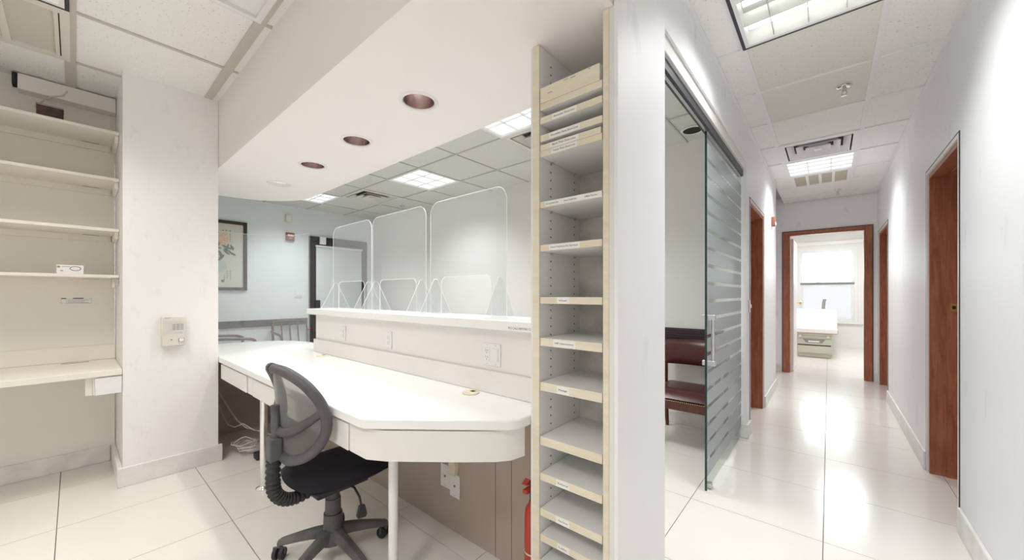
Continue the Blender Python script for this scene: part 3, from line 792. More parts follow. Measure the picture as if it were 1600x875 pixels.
# acrylic shields
def shield(x0, x1, label):
    Y0, z0, z1 = 1.375, 1.134, 1.79
    t = thing('acrylic_shield', ((x0 + x1) / 2, Y0, z0), label, 'acrylic shield', 'acrylic shields on the ledge')
    cx0, cx1 = x0 + .10, x1 - .10
    zc = 1.35
    # outline with a pass-through cut-out, as left column + right column + top band
    n = 6
    r = .07
    g = G()
    P = [(x0, z0), (cx0, z0), (cx0, zc - .04)] + [(cx0 + .04 - .04 * math.cos(a * PI / 2 / n), zc - .04 + .04 * math.sin(a * PI / 2 / n)) for a in range(1, n + 1)] + \
        [(cx1 - .04 + .04 * math.sin(a * PI / 2 / n), zc - .04 + .04 * math.cos(a * PI / 2 / n)) for a in range(0, n + 1)] + [(cx1, z0), (x1, z0)] + \
        arc(x1 - r, z1 - r, r, 0, 90, n) + arc(x0 + r, z1 - r, r, 90, 180, n)
    s = G().extr(P, (0, Y0, 0), (1, 0, 0), (0, 0, 1), (0, .004, 0)).build('sheet', 'acrylic', t)
    out = [(x, Y0 + .002, z) for x, z in P]
    G().tube(out, .0016, 5, closed=True).build('sheet_edge', 'acrylic_edge', s)
    for fx in (x0 + .045, x1 - .045):
        pts = [(-.115, z0), (.115, z0), (.012, z0 + .205), (-.012, z0 + .205)]
        ft = G().extr(pts, (fx, Y0 + .002, 0), (0, 1, 0), (0, 0, 1), (.004, 0, 0)).build('foot', 'acrylic', t)
        G().tube([(fx + .002, Y0 + .002 + a, max(b, z0 + .003)) for a, b in pts], .0018, 5, closed=True).build('foot_edge', 'acrylic_edge', ft)
    return t
shield(-3.095, -2.487, 'leftmost clear acrylic shield on the ledge, in front of the lobby door')
shield(-2.475, -1.852, 'middle clear acrylic shield of the three on the ledge')
shield(-1.808, -1.205, 'rightmost clear acrylic shield on the ledge, nearest the shelf cabinet')
# bent shield on the open counter end
pth = [(-3.80, 1.47), (-3.86, 1.47)] + [(-3.86 - .50 * math.sin(math.radians(a)), .97 + .50 * math.cos(math.radians(a))) for a in range(15, 91, 15)] + [(-4.36, .74)]
pin = [(-3.80, 1.464), (-3.86, 1.464)] + [(-3.86 - .494 * math.sin(math.radians(a)), .97 + .494 * math.cos(math.radians(a))) for a in range(15, 91, 15)] + [(-4.354, .74)]
cs = G().prism(pth + pin[::-1], .781, 1.84).build('curved_shield', 'acrylic', smooth=True)
tag(cs, 'tall clear curved acrylic screen on the rounded counter end beside the pillar', 'acrylic shield')
G().tube([(x, y, 1.841) for x, y in pth], .002, 5).build('sheet_edge', 'acrylic_edge', cs)

# outlets and plates
def plate(name, label, x0, x1, z0, z1, y, kinds, m='outlet'):
    t = thing(name, ((x0 + x1) / 2, y, (z0 + z1) / 2), label, 'outlet')
    bx('plate', m, t, x0, x1, y - .006, y - .0005, z0, z1, .002)
    n = len(kinds)
    for k, kd in enumerate(kinds):
        cx = x0 + (x1 - x0) * (k + .5) / n; cz = (z0 + z1) / 2
        hgt = (z1 - z0) * .29
        if kd == 'd':
            o = bx('receptacle', 'outlet', t, cx - .0165, cx + .0165, y - .009, y - .006, cz - hgt, cz + hgt, .0015)
            for s in (-1, 1):
                for dx in (-.006, .006):
                    bx('slot', 'slot', o, cx + dx - .0012, cx + dx + .0012, y - .0095, y - .0088, cz + s * hgt * .5 - .001, cz + s * hgt * .5 + .008)
                bx('slot', 'slot', o, cx - .0025, cx + .0025, y - .0095, y - .0088, cz + s * hgt * .5 - .010, cz + s * hgt * .5 - .005)
        elif kd == 's':
            bx('rocker', 'outlet', t, cx - .0165, cx + .0165, y - .011, y - .006, cz - hgt, cz + hgt, .002)
        else:
            G().cyl((cx, y - .006, cz), (cx, y - .009, cz), .006, n=12).build('jack', 'slot', t)
        for s in (-1, 1):
            G().cyl((cx, y - .006, cz + s * (z1 - z0) * .42), (cx, y - .0072, cz + s * (z1 - z0) * .42), .003, n=8).build('screw', 'steel', t)
plate('outlet', 'double plate with outlet and rocker switch above the desk, near shelf cabinet', -1.287, -1.173, .908, 1.015, 1.30, ('d', 's'))
plate('outlet', 'single outlet on the half wall below the middle acrylic shield', -2.168, -2.098, .905, 1.015, 1.30, ('d',))
plate('outlet', 'single outlet on the half wall below the leftmost acrylic shield', -2.785, -2.712, .905, 1.015, 1.30, ('d',))
plate('wall_plate', 'white phone jack plate under the desk, left of its twin', -1.612, -1.535, .212, .335, 1.30, ('j',))
wp = plate('wall_plate', 'white phone jack plate under the desk, right and lower of the pair', -1.533, -1.456, .185, .305, 1.2985, ('j',))
g = G().extr([(-1.535, .308), (-1.475, .308), (-1.465, .36), (-1.485, .395), (-1.515, .395), (-1.522, .35)], (0, 1.2995, 0), (1, 0, 0), (0, 0, 1), (0, -.03, 0))
tag(g.build('cable_cover', 'cream', None, .004), 'cream cable cover above the phone jack plates under the desk', 'cable cover')
# switch plate on the lobby wall
t = thing('wall_switch', (-6.77, 2.445, 1.26), 'white double light switch on the pale blue lobby wall', 'switch')
bx('plate', 'outlet', t, -6.7795, -6.772, 2.385, 2.505, 1.20, 1.32, .002)
for y in (2.415, 2.475): bx('rocker', 'outlet', t, -6.772, -6.766, y - .017, y + .017, 1.225, 1.295, .002)

# ================================================================== SHELF CABINET
cb = thing('shelf_cabinet', (-.71, 1.3, 0), 'tall narrow white shelf cabinet with cream edges and labelled shelves', 'cabinet')
SX0, SX1, SY0, SY1, SZ = -.838, -.574, 1.145, 1.445, 2.198
for a, b in ((-.880, SX0), (SX1, -.538)):
    s = bx('side_panel', 'lam', cb, a, b, SY0 + .003, 1.462, 0, SZ)
    e0, e1 = (a + .012, b) if a < -.8 else (a, b - .016)
    bx('edge_band', 'cream', s, e0, e1, SY0 - .001, SY0 + .003, 0, SZ)
    g = G()
    for y in (1.222, 1.40):
        z = .10
        while z < 2.15:
            g.box(SX0 - .002, SX0 + .0006, y - .0028, y + .0028, z - .0028, z + .0028) if a < -.8 else g.box(SX1 - .0006, SX1 + .002, y - .0028, y + .0028, z - .0028, z + .0028)
            z += .032
    tag(g.build('pin_holes', 'hole', s), kind='stuff')
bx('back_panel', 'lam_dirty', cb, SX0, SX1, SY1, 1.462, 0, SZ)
SH = [(1.972, .024, None), (1.920, .024, 'Shoulder Exercise'), (1.853, .024, 'Shoulder Pain Exercise'), (1.793, .022, 'Neck Pain Exercise'),
      (1.600, .022, 'multi'), (1.437, .024, 'Fixed Payment for Services'), (1.240, .025, 'Vital'), (1.085, .030, 'HIP Information'), (.917, .032, 'Massage'),
      (.711, .032, None), (.573, .028, 'Referral'), (.438, .028, 'Vaccines'), (.340, .026, 'Labs'), (.242, .026, None), (.14, .026, None)]
def shelf(zt, th, txt, y0=SY0 + .004):
    s = bx('shelf', 'lam', cb, SX0 + .002, SX1 - .006, y0 + .003, SY1 - .001, zt - th, zt)
    bx('edge_band', 'cream', s, SX0 + .002, SX1 - .006, y0, y0 + .003, zt - th, zt)
    zc = zt - th / 2
    if txt == 'multi':
        bx('label_strip', 'label', s, -.815, -.582, y0 - .001, y0, zt - th + .002, zt - .001)
        for x, w_, tx in ((-.782, .055, 'Nursing Home Info'), (-.704, .052, 'Home Health Info'), (-.622, .048, 'Office Forms')):
            lettering(tx, .0085, (x, y0 - .0016, zc), (1, 0, 0), (0, 0, 1), 'ink', s, w_)
    elif txt:
        wd = min(.115, max(.034, .0052 * len(txt)))
        cx = -.73 if len(txt) > 12 else -.735
        bx('label_strip', 'label', s, cx - wd / 2 - .008, cx + wd / 2 + .008, y0 - .001, y0, zt - th + .002, zt - .002)
        lettering(txt, .0095, (cx, y0 - .0016, zc), (1, 0, 0), (0, 0, 1), 'ink', s, wd)
    for y in (1.222, 1.40):
        for x, d in ((SX0, 1), (SX1 - .005, -1)):
            G().cyl((x, y, zt - th - .004), (x + d * .009, y, zt - th - .004), .004, n=8).build('shelf_pin', 'steel', s)
    return s
for z_, th_, tx_ in SH: shelf(z_, th_, tx_)
# loose spare boards lying on shelves
sb = thing('spare_shelf_board', (-.706, 1.3, 1.9725), 'spare cream-edged board lying on the topmost cabinet shelf, stained', 'board')
bx('board', 'lam', sb, SX0 + .004, SX1 - .014, 1.152, 1.44, 1.9725, 2.030)
b_ = bx('edge_band', 'cream', sb, SX0 + .004, SX1 - .014, 1.146, 1.152, 1.9725, 2.030)
for x, z_, w_ in ((-.80, 2.0, .02), (-.73, 2.022, .018), (-.70, 2.02, .02), (-.63, 2.024, .008)):
    bx('print_mark', 'inkgrey', b_, x, x + w_, 1.1455, 1.146, z_, z_ + .0025)
sb = thing('spare_shelf_board', (-.706, 1.3, 1.7935), 'spare labelled board stacked on the fourth cabinet shelf from the top', 'board')
bx('board', 'lam', sb, SX0 + .003, SX1 - .010, 1.150, 1.44, 1.7935, 1.815)
b_ = bx('edge_band', 'cream', sb, SX0 + .003, SX1 - .010, 1.147, 1.150, 1.7935, 1.815)
bx('label_strip', 'label', b_, -.79, -.668, 1.146, 1.147, 1.795, 1.814)
lettering('Back Pain Exercise', .0095, (-.73, 1.1454, 1.8045), (1, 0, 0), (0, 0, 1), 'ink', b_, .098)

# ================================================================== FIRE EXTINGUISHER
fe = thing('fire_extinguisher', (-.921, 1.22, 0), 'red fire extinguisher standing under the desk beside the shelf cabinet', 'fire extinguisher')
ex, ey = -.921, 1.22
G().lathe([(.0, .004), (.034, .004), (.038, .015), (.038, .34), (.034, .375), (.022, .395), (.018, .405), (0, .406)], (ex, ey, 0), 24).build('cylinder', 'red', fe, smooth=True)
G().lathe([(.0382, .20), (.0386, .20), (.0386, .206), (.0382, .206)], (ex, ey, 0), 24, closed=True).build('band', 'cream', fe)
G().cyl((ex, ey, .40), (ex, ey, .445), .016, n=14).build('valve', 'dark', fe, smooth=True)
bx('handle', 'red', fe, ex - .012, ex + .012, ey - .06, ey + .02, .455, .472, .004)
G().extr([(-.065, .495), (-.04, .51), (.02, .475), (.02, .46), (-.03, .485)], (ex - .011, ey, 0), (0, 1, 0), (0, 0, 1), (.022, 0, 0)).build('lever', 'red', fe)
G().tube([(ex, ey + .015, .43), (ex, ey + .045, .42), (ex, ey + .058, .36), (ex, ey + .056, .25)], .009, 8).build('hose', 'rubber', fe, smooth=True)

# ================================================================== LEFT WALL SHELVES
for z_, lab in ((2.377, 'topmost white wall shelf, just under the ceiling pipe box'), (2.053, 'second white wall shelf from the top, empty'),
                (1.703, 'third white wall shelf from the top, empty'), (1.384, 'lowest white wall shelf, holding a small white box')):
    t = thing('wall_shelf', (-3.94, -.5, z_ - .02), lab, 'shelf', 'wall shelves left of the pillar')
    bd = bx('board', 'shelfboard', t, XL + .001, -3.76, -1.5, .203, z_ - .020, z_, .002)
    bx('back_cleat', 'shelfboard', t, XL + .001, XL + .02, -1.5, .18, z_ - .062, z_ - .0205)
    bx('end_cleat', 'shelfboard', t, XL + .02, -3.80, .184, .203, z_ - .062, z_ - .0205)
    bx('cleat_gap', 'hole', t, XL + .03, XL + .036, .04, .12, z_ - .0215, z_ - .0203)
    if z_ < 1.5:
        bx('hinge', 'exam', t, -3.82, -3.79, .17, .184, z_ - .085, z_ - .022)
wd = thing('wall_desk', (-3.8, -.5, .72), 'narrow cream wall desk below the wall shelves with a small drawer', 'desk')
bx('desk_top', 'shelfboard', wd, XL + .001, -3.5, -1.5, .203, .728, .766, .003)
bx('back_rail', 'shelfboard', wd, XL + .001, XL + .014, -1.5, .203, .767, .875, .002)
bx('cable_slot', 'hole', wd, -4.06, -4.045, -.06, .07, .7655, .7668)
dr = bx('drawer', 'trimwhite', wd, -3.86, -3.525, .075, .202, .615, .727, .002)
bx('drawer_front', 'whitemetal', dr, -3.524, -3.506, .085, .203, .612, .722, .003)
bx('drawer_side', 'shelfboard', dr, -3.80, -3.53, .045, .074, .615, .727)
# pipe box and stray wire near the ceiling
pb = bx('pipe_box', 'wall_cream', None, XL + .001, -4.03, -.24, .203, 2.595, 2.698, .004)
tag(pb, 'boxed-in off-white pipe cover high on the wall above the shelves', 'pipe cover')
G().tube([(-4.028, -.03, 2.66), (-4.026, -.05, 2.62), (-4.027, -.09, 2.60), (-4.05, -.13, 2.57), (-4.12, -.17, 2.53)], .005, 6).build('loose_wire', 'cable', pb, smooth=True)
bx('torn_edge', 'hole', pb, -4.10, -4.03, -.262, -.241, 2.62, 2.695)
st = thing('photo_box', (-3.86, -.10, 2.3775), 'small dark brown patterned box on the topmost wall shelf', 'box')
bx('box_body', 'brownstack', st, -3.90, -3.80, -.155, -.045, 2.3775, 2.452, .002)
bx('box_lid', 'inkgrey', st, -3.902, -3.798, -.157, -.043, 2.4522, 2.463, .002)
wb = thing('product_box', (-3.80, -.01, 1.3845), 'small white box with a dark ring printed on it, on a wall shelf', 'box')
bx('carton', 'label', wb, -3.86, -3.80, -.074, .042, 1.3845, 1.443, .002)
RG = [(-3.7990, .006 + .023 * math.cos(a * PI / 12), 1.421 + .0135 * math.sin(a * PI / 12)) for a in range(24)]
G().tube(RG, .0024, 6, closed=True, flat=.3, upv=(1, 0, 0)).build('ring_print', 'inkgrey', wb)
bx('handle_print', 'inkgrey', wb, -3.7998, -3.7990, -.052, -.018, 1.4315, 1.434)
bx('corner_print', 'inkgrey', wb, -3.7998, -3.7990, -.071, -.059, 1.424, 1.436)
bx('small_print', 'inkgrey', wb, -3.7998, -3.7990, -.058, -.046, 1.402, 1.408)
ns = thing('wall_notice', (XL + .001, .01, 1.185), 'small printed table notice stuck to the wall under the lowest shelf', 'notice')
bx('paper', 'label', ns, XL + .0002, XL + .0015, -.061, .084, 1.186, 1.226)
g = G().box(XL + .0015, XL + .002, -.061, .084, 1.186, 1.1875).box(XL + .0015, XL + .002, -.061, .084, 1.2165, 1.218).box(XL + .0015, XL + .002, -.061, -.0595, 1.186, 1.226).box(XL + .0015, XL + .002, .0825, .084, 1.186, 1.226).box(XL + .0015, XL + .002, -.036, -.035, 1.186, 1.226)
g.build('table_lines', 'inkgrey', ns)
for k, (a, b) in enumerate(((-.058, -.038), (-.005, .045))):
    bx('heading_print', 'ink', ns, XL + .0015, XL + .002, a, b, 1.219, 1.2245)
for k in range(3):
    bx('print_line', 'inkgrey', ns, XL + .0015, XL + .002, -.03, .07 - .02 * (k % 2), 1.190 + k * .0085, 1.1925 + k * .0085)
# intercom on the pillar
ic = thing('intercom', (-3.49, .446, .99), 'beige wall intercom with speaker grille and square button on the pillar', 'intercom')
IX = -3.4995
bx('case', 'exam', ic, IX, IX + .042, .385, .508, .892, 1.098, .006).data.materials[0] = mat('intercom_plastic', (.70, .67, .60), .4)
for k in range(11):
    bx('grille_slat', 'trimwhite', ic, IX + .042, IX + .0445, .398, .498, .985 + k * .0085, .9885 + k * .0085)
for c in range(3):
    for k in range(5):
        bx('speaker_slot', 'inkgrey', ic, IX + .0445, IX + .0452, .441 + c * .0205, .457 + c * .0205, 1.005 + k * .0085, 1.0085 + k * .0085)
fr_ = bx('button_frame', 'inkgrey', ic, IX + .042, IX + .0445, .473, .502, .918, .945)
bx('button', 'whitemetal', fr_, IX + .0445, IX + .048, .476, .4995, .9205, .943, .001)
G().cyl((IX + .042, .436, .937), (IX + .0435, .436, .937), .0035, n=12).build('microphone_hole', 'hole', ic)
lettering('AIPHONE', .008, (IX + .0425, .416, 1.087), (0, 1, 0), (0, 0, 1), 'ink', ic, .03)

# ================================================================== CABLES UNDER DESK
rc = random.Random(5)
def cable(name, pts, r, m, label, group=None):
    o = G().tube(pts, r, 6).build(name, m, smooth=True)
    return tag(o, label, 'cable', group)
pts = []
for k in range(110):
    t = k * .42
    R = .075 + .03 * math.sin(t * .37) + rc.uniform(-.012, .012)
    pts.append((-3.51 + R * 1.1 * math.cos(t) + .02 * math.sin(t * .21), .905 + R * math.sin(t) + .02 * math.cos(t * .17), .010 + .075 * abs(math.sin(t * .31)) * (.4 + .6 * abs(math.sin(t * .083))) + .02 * math.sin(t * 1.3) ** 2))
cable('cable_coil', pts, .0045, 'cable', 'tangled coil of white cable on the floor beside the pillar')
p0 = [(-3.95, .80, .42), (-3.85, .84, .30), (-3.74, .88, .20), (-3.66, .92, .15), (-3.58, .98, .13), (-3.50, 1.06, .09), (-3.42, 1.13, .03), (-3.36, 1.17, .006)]
cable('hanging_cable', p0, .005, 'cable', 'thin white cable hanging down behind the pillar to the floor')
p1 = [(-3.97, .78, .40), (-3.86, .80, .26), (-3.76, .82, .18), (-3.70, .85, .165), (-3.66, .90, .19), (-3.64, .92, .17), (-3.58, .96, .135)]
cable('hanging_cable', p1, .0045, 'cable', 'second white cable drooping in a loop behind the pillar')
ad = thing('power_adapter', (-3.33, .92, 0), 'black power adapter block on the floor beside the chrome leg', 'power adapter')
bx('case', 'rubber', ad, -3.345, -3.265, .885, .955, .001, .05, .008)
bx('rating_label', 'inkgrey', ad, -3.2648, -3.2642, .905, .935, .015, .038)
G().tube([(-3.31, .955, .02), (-3.31, 1.0, .012), (-3.31, 1.08, .008), (-3.28, 1.15, .01)], .004, 6).build('lead', 'rubber', ad, smooth=True)

# ================================================================== OFFICE CHAIR (local: faces +y)
ch = thing('office_chair', (0, 0, 0), 'grey mesh-back swivel office chair with black seat pushed in at desk', 'chair')
def leg_section(t):
    return .032 - .010 * t, .034 - .014 * t
for k in range(5):
    a = math.radians(3 + 72 * k)
    d = Vector((math.cos(a), math.sin(a), 0)); nrm = Vector((-d.y, d.x, 0))
    vs = []; ts = [0, .25, .5, .75, .93, 1.0]
    for t in ts:
        p = d * (.035 + .225 * t); wv, hv = leg_section(t)
        z0 = .125 - .055 * t ** 1.3
        if t == 1.0: wv *= .7; hv *= .75
        ring = [(-1, -.9), (1, -.9), (1, .35), (.6, .95), (-.6, .95), (-1, .35)]
        for s_, q in ring:
            c = p + nrm * (s_ * wv * .82); vs.append((c.x, c.y, z0 + q * hv * .75))
    fs = []
    n = 6
    for i in range(len(ts) - 1):
        for j in range(n):
            fs.append((i * n + j, i * n + (j + 1) % n, (i + 1) * n + (j + 1) % n, (i + 1) * n + j))
    fs += [tuple(range(n - 1, -1, -1)), tuple(range((len(ts) - 1) * n, len(ts) * n))]
    lg_ = G().add(vs, fs).build('base_leg', 'plastic_worn', ch, .004)
    e = d * .248
    ca = a + (1.0, 2.2, .4, 1.6, 2.9)[k]
    cd = Vector((math.cos(ca), math.sin(ca), 0)); cn = Vector((-cd.y, cd.x, 0))
    o = e + cd * .012
    for s_ in (-1, 1):
        p = o + cn * (s_ * .006); q = o + cn * (s_ * .024)
        G().cyl((p.x, p.y, .0265), (q.x, q.y, .0265), .0262, n=20).build('caster_wheel', 'rubber', lg_, .003)
    g = G().cyl((e.x, e.y, .04), (e.x, e.y, .075), .009, n=10)
    g.tube([o + cn * -.026 + Vector((0, 0, .0265)), o + cn * -.024 + Vector((0, 0, .052)), o + Vector((0, 0, .056)), o + cn * .024 + Vector((0, 0, .052)), o + cn * .026 + Vector((0, 0, .0265))], .006, 6)
    g.build('caster_fork', 'plastic', lg_, smooth=True)
G().lathe([(0, .075), (.055, .078), (.058, .10), (.05, .14), (0, .142)], (0, 0, 0), 24).build('base_hub', 'plastic_worn', ch, smooth=True)
G().lathe([(.034, .12), (.043, .125), (.041, .215), (.036, .216), (.035, .216), (.034, .285), (.030, .286), (.0295, .286), (.029, .36), (.0, .36)], (0, 0, 0), 24).build('gas_lift_cover', 'plastic', ch, smooth=True)
bx('seat_plate', 'rubber', ch, -.11, .11, -.12, .12, .352, .378, .006)
# seat cushion: rounded slab with waterfall front
def seat_pt(u, v, up):
    a = (u - .5) * 2; b = (v - .5) * 2
    x = .215 * a * math.sqrt(1 - .30 * b * b); y = .02 + .215 * b * math.sqrt(1 - .30 * a * a)
    e = max(abs(a), abs(b))
    ed = 1 - max(0, (e - .55) / .45) ** 2.4
    z = (.412 + .036 * ed + .012 * b * b * (b > 0)) if up else (.412 - .030 * ed)
    z -= .022 * max(0, b - .5) * 2 * (1 if up else 0)
    z += .010 * (a * a)
    return (x, y, z)
g = G(); N = 16
g.grid(lambda u, v: seat_pt(u, v, True), N, N)
g.grid(lambda u, v: seat_pt(u, v, False), N, N)
sc_ = g.build('seat', 'fabric', ch, smooth=True)
bm = bmesh.new(); bm.from_mesh(sc_.data); bmesh.ops.remove_doubles(bm, verts=bm.verts, dist=.001); bmesh.ops.recalc_face_normals(bm, faces=bm.faces); bm.to_mesh(sc_.data); bm.free()
# backrest
def bk(u, z):
    """back surface: curved round the sitter, leaning back at the top"""
    t = (z - .55) / .38
    y = -.222 + .105 * (abs(u) / .235) ** 1.8 - .055 * max(0, t - .35) ** 1.5 - .012 * math.sin(min(1, max(0, t)) * PI)
    return (u, y, z)
half = [(0, .936), (.06, .932), (.115, .912), (.165, .875), (.205, .82), (.226, .755), (.224, .69), (.202, .635), (.165, .592), (.115, .562), (.06, .549), (.022, .556)]
def smooth_path(P, n=4):
    out = []
    for i in range(len(P) - 1):
        p0, p1, p2, p3 = P[max(0, i - 1)], P[i], P[i + 1], P[min(len(P) - 1, i + 2)]
        for k in range(n):
            t = k / n
            out.append(tuple(.5 * (2 * b + (c - a) * t + (2 * a - 5 * b + 4 * c - d) * t * t + (-a + 3 * b - 3 * c + d) * t ** 3) for a, b, c, d in zip(p0, p1, p2, p3)))
    out.append(P[-1])
    return out
hs = smooth_path(half, 3)
outer = [bk(u, z) for u, z in hs] + [bk(-u, z) for u, z in hs[::-1][:-1]]
G().tube(outer, .0215, 10, closed=False, flat=1.0).build('back_frame', 'plastic', ch, smooth=True)
for s in (-1, 1):
    br = smooth_path([(.004, .668), (.05, .668), (.10, .685), (.15, .715), (.19, .745), (.222, .772)], 3)
    G().tube([bk(s * u, z) for u, z in br], [.022 - .006 * k / (len(br) - 1) for k in range(len(br))], 10).build('back_brace', 'plastic', ch, smooth=True)
    g = G()
    rows = 22
    zs = [.552 + (.930 - .552) * k / rows for k in range(rows + 1)]
    def uedge(z):
        best = 0
        for i in range(len(hs) - 1):
            (u0, a), (u1, b) = hs[i], hs[i + 1]
            if (a - z) * (b - z) <= 0 and abs(a - b) > 1e-6:
                best = max(best, u0 + (u1 - u0) * (z - a) / (b - a))
        return best
    g.grid(lambda p, q: tuple(Vector(bk(s * p * uedge(.553 + .379 * q), .553 + .379 * q)) + Vector((0, .006, 0))), 10, rows)
    g.build('mesh_panel', 'meshcloth', ch, smooth=True)
# spine
sp = [(0, -.225, .93), (0, -.245, .86), (0, -.248, .78), (0, -.244, .70), (0, -.246, .62), (0, -.252, .52), (0, -.250, .47)]
G().tube(smooth_path(sp[2:6], 3), .018, 8, flat=1.0).build('back_spine', 'plastic', ch, smooth=True)
bx('spine_clamp', 'plastic', ch, -.026, .026, -.275, -.225, .545, .645, .006)
bp_ = smooth_path([(0, -.252, .55), (0, -.255, .47), (0, -.248, .41), (0, -.215, .368), (0, -.165, .352), (0, -.10, .360)], 14)
G().tube(bp_, [.024 + (.005 if k % 4 < 2 else 0) for k in range(len(bp_))], 14).build('bellows', 'rubber', ch, smooth=False)
lv = G().tube([(.07, .02, .368), (.14, .03, .362), (.185, .03, .335), (.20, .03, .30)], .005, 8).build('seat_lever', 'rubber', ch, smooth=True)
G().extr([(-.012, .305), (.012, .305), (.022, .262), (.016, .248), (-.016, .248), (-.022, .262)], (.196, .03, 0), (.2, 1, 0), (0, 0, 1), (.014, 0, 0)).build('lever_paddle', 'rubber', lv, .003)
ch.location = (-1.80, .80, 0)
ch.rotation_euler = (0, 0, math.radians(2))

# ================================================================== LOBBY GUEST CHAIRS
def guest_chair(label, style='padded'):
    t = thing('guest_chair', (0, 0, 0), label, 'chair', 'leather lobby chairs')
    # seat faces -y
    def sp_(u, v, up):
        a = (u - .5) * 2; b = (v - .5) * 2
        x = .27 * a * (1 - .06 * b); y = .25 * b
        e = max(abs(a), abs(b)); ed = 1 - max(0, (e - .5) / .5) ** 3
        return (x, y, .40 + .065 * ed if up else .395 - .03 * (1 if e < .99 else 0))
    g = G(); g.grid(lambda u, v: sp_(u, v, True), 14, 14); g.grid(lambda u, v: sp_(u, v, False), 14, 14)
    s = g.build('seat', 'leather', t, smooth=True)
    bm = bmesh.new(); bm.from_mesh(s.data); bmesh.ops.remove_doubles(bm, verts=bm.verts, dist=.002); bmesh.ops.recalc_face_normals(bm, faces=bm.faces); bm.to_mesh(s.data); bm.free()
    g = G()
    for k in range(34):
        x = -.26 + .52 * k / 33
        g.lathe([(0, -.004), (.004, -.003), (.005, 0)], (x, -.2575, .388), 6, 'y')
    g.build('nail_trim', 'brass', s)
    bx('seat_rail', 'chairwood', t, -.27, .27, -.255, -.225, .315, .385, .004)
    bx('seat_rail', 'chairwood', t, -.255, .255, .215, .245, .315, .385, .004)
    for sx in (-1, 1):
        bx('seat_rail', 'chairwood', t, sx * .255 - .014, sx * .255 + .014, -.225, .215, .315, .385, .004)
        G().tube([(sx * .255, -.235, .315), (sx * .255, -.238, .15), (sx * .25, -.235, .0)], [.026, .022, .017], 8).build('leg', 'chairwood', t, smooth=True)
        G().tube([(sx * .25, .29, .0), (sx * .25, .25, .20), (sx * .25, .235, .40), (sx * .255, .265, .62), (sx * .25, .30, .80)], [.016, .022, .022, .019, .016], 8).build('leg', 'chairwood', t, smooth=True)
        arm = [(sx * .268, .275, .66), (sx * .30, .15, .665), (sx * .305, 0, .655), (sx * .30, -.13, .645), (sx * .29, -.20, .625), (sx * .285, -.215, .59), (sx * .275, -.20, .50), (sx * .268, -.215, .385)]
        G().tube(smooth_path(arm, 4), .019, 8).build('arm', 'chairwood', t, smooth=True)
    if style == 'open':
        cr_ = smooth_path([(-.255, .30, .80), (-.15, .315, .815), (0, .32, .82), (.15, .315, .815), (.255, .30, .80)], 4)
        G().tube(cr_, .026, 8, flat=.6, upv=(0, 1, 0)).build('crest_rail', 'chairwood', t, smooth=True)
        for x in (-.12, 0, .12):
            G().tube([(x, .24, .40), (x, .28, .62), (x, .315, .80)], .011, 6).build('back_spindle', 'chairwood', t, smooth=True)
        return t
    # curved padded back
    def bp(u, v, f):
        a = (u - .5) * 2
        ed = 1 - abs(2 * v - 1) ** 3
        ee = 1 - abs(a) ** 6
        y = .285 - .06 * a * a + .03 * v
        return (.285 * a, y - f * .035 * ed * ee, .60 + .235 * v - .018 * a * a * v)
    g = G(); g.grid(lambda u, v: bp(u, v, 1), 16, 10); g.grid(lambda u, v: bp(u, v, -.5), 16, 10)
    b = g.build('backrest', 'leather', t, smooth=True)
    return t
gc = guest_chair('oxblood leather guest chair seen through the half open glass door')
gc.location = (-.93, 3.40, 0)
gc2 = copy_tree(gc)
gc2['label'] = 'dark wooden armchair in the lobby, only its curved arm showing beside the pillar'
gc2.location = (-6.30, 1.40, 0); gc2.rotation_euler = (0, 0, PI)
gc3 = guest_chair('dark wooden guest chair against the blue lobby wall just left of the entry door', 'open')
gc3.location = (-6.40, 2.28, 0); gc3.rotation_euler = (0, 0, PI / 2)

# ================================================================== LOBBY WALL ITEMS
pa = thing('framed_painting', (-6.775, 1.35, 1.32), 'framed ink painting of an orange peony with calligraphy on the blue wall', 'painting')
PYA, PYB, PZA, PZB = .98, 1.71, 1.31, 2.34
fw_ = .045
for b in ((PYA, PYA + fw_, PZA, PZB), (PYB - fw_, PYB, PZA, PZB), (PYA + fw_, PYB - fw_, PZA, PZA + fw_), (PYA + fw_, PYB - fw_, PZB - fw_, PZB)):
    bx('frame', 'walnut', pa, -6.779, -6.748, *b, bevel=.004)
bx('paper', 'mat_art', pa, -6.775, -6.768, PYA + fw_, PYB - fw_, PZA + fw_, PZB - fw_)
fx = -6.7675
def flat_poly(name, pts, m, x=fx):
    return G().extr(pts, (x, 0, 0), (0, 1, 0), (0, 0, 1), (.0008, 0, 0)).build(name, m, pa)
for k in range(9):
    a = 2 * PI * k / 9; cy, cz = 1.40 + .045 * math.cos(a), 2.07 + .06 * math.sin(a)
    flat_poly('petal', [(cy + .042 * math.cos(b * PI / 5) * (1 + .15 * math.sin(3 * b)), cz + .05 * math.sin(b * PI / 5)) for b in range(10)], 'petal', fx + .0001 * k)
rl = random.Random(3)
for k in range(16):
    cy, cz, a = rl.uniform(1.30, 1.53), rl.uniform(1.76, 1.96) + .10 * (k % 4 == 0), rl.uniform(0, PI)
    L, W = rl.uniform(.04, .065), rl.uniform(.012, .02)
    pts = [(cy + L * math.cos(t) * math.cos(a) - W * math.sin(t) * math.sin(a), cz + L * math.cos(t) * math.sin(a) + W * math.sin(t) * math.cos(a)) for t in [i * PI / 4 for i in range(8)]]
    flat_poly('leaf', pts, 'leaf', fx + .001 + .0001 * k)
flat_poly('wash', [(1.30 + .17 * math.cos(t), 1.66 + .10 * math.sin(t)) for t in [i * PI / 8 for i in range(16)]], 'wash')
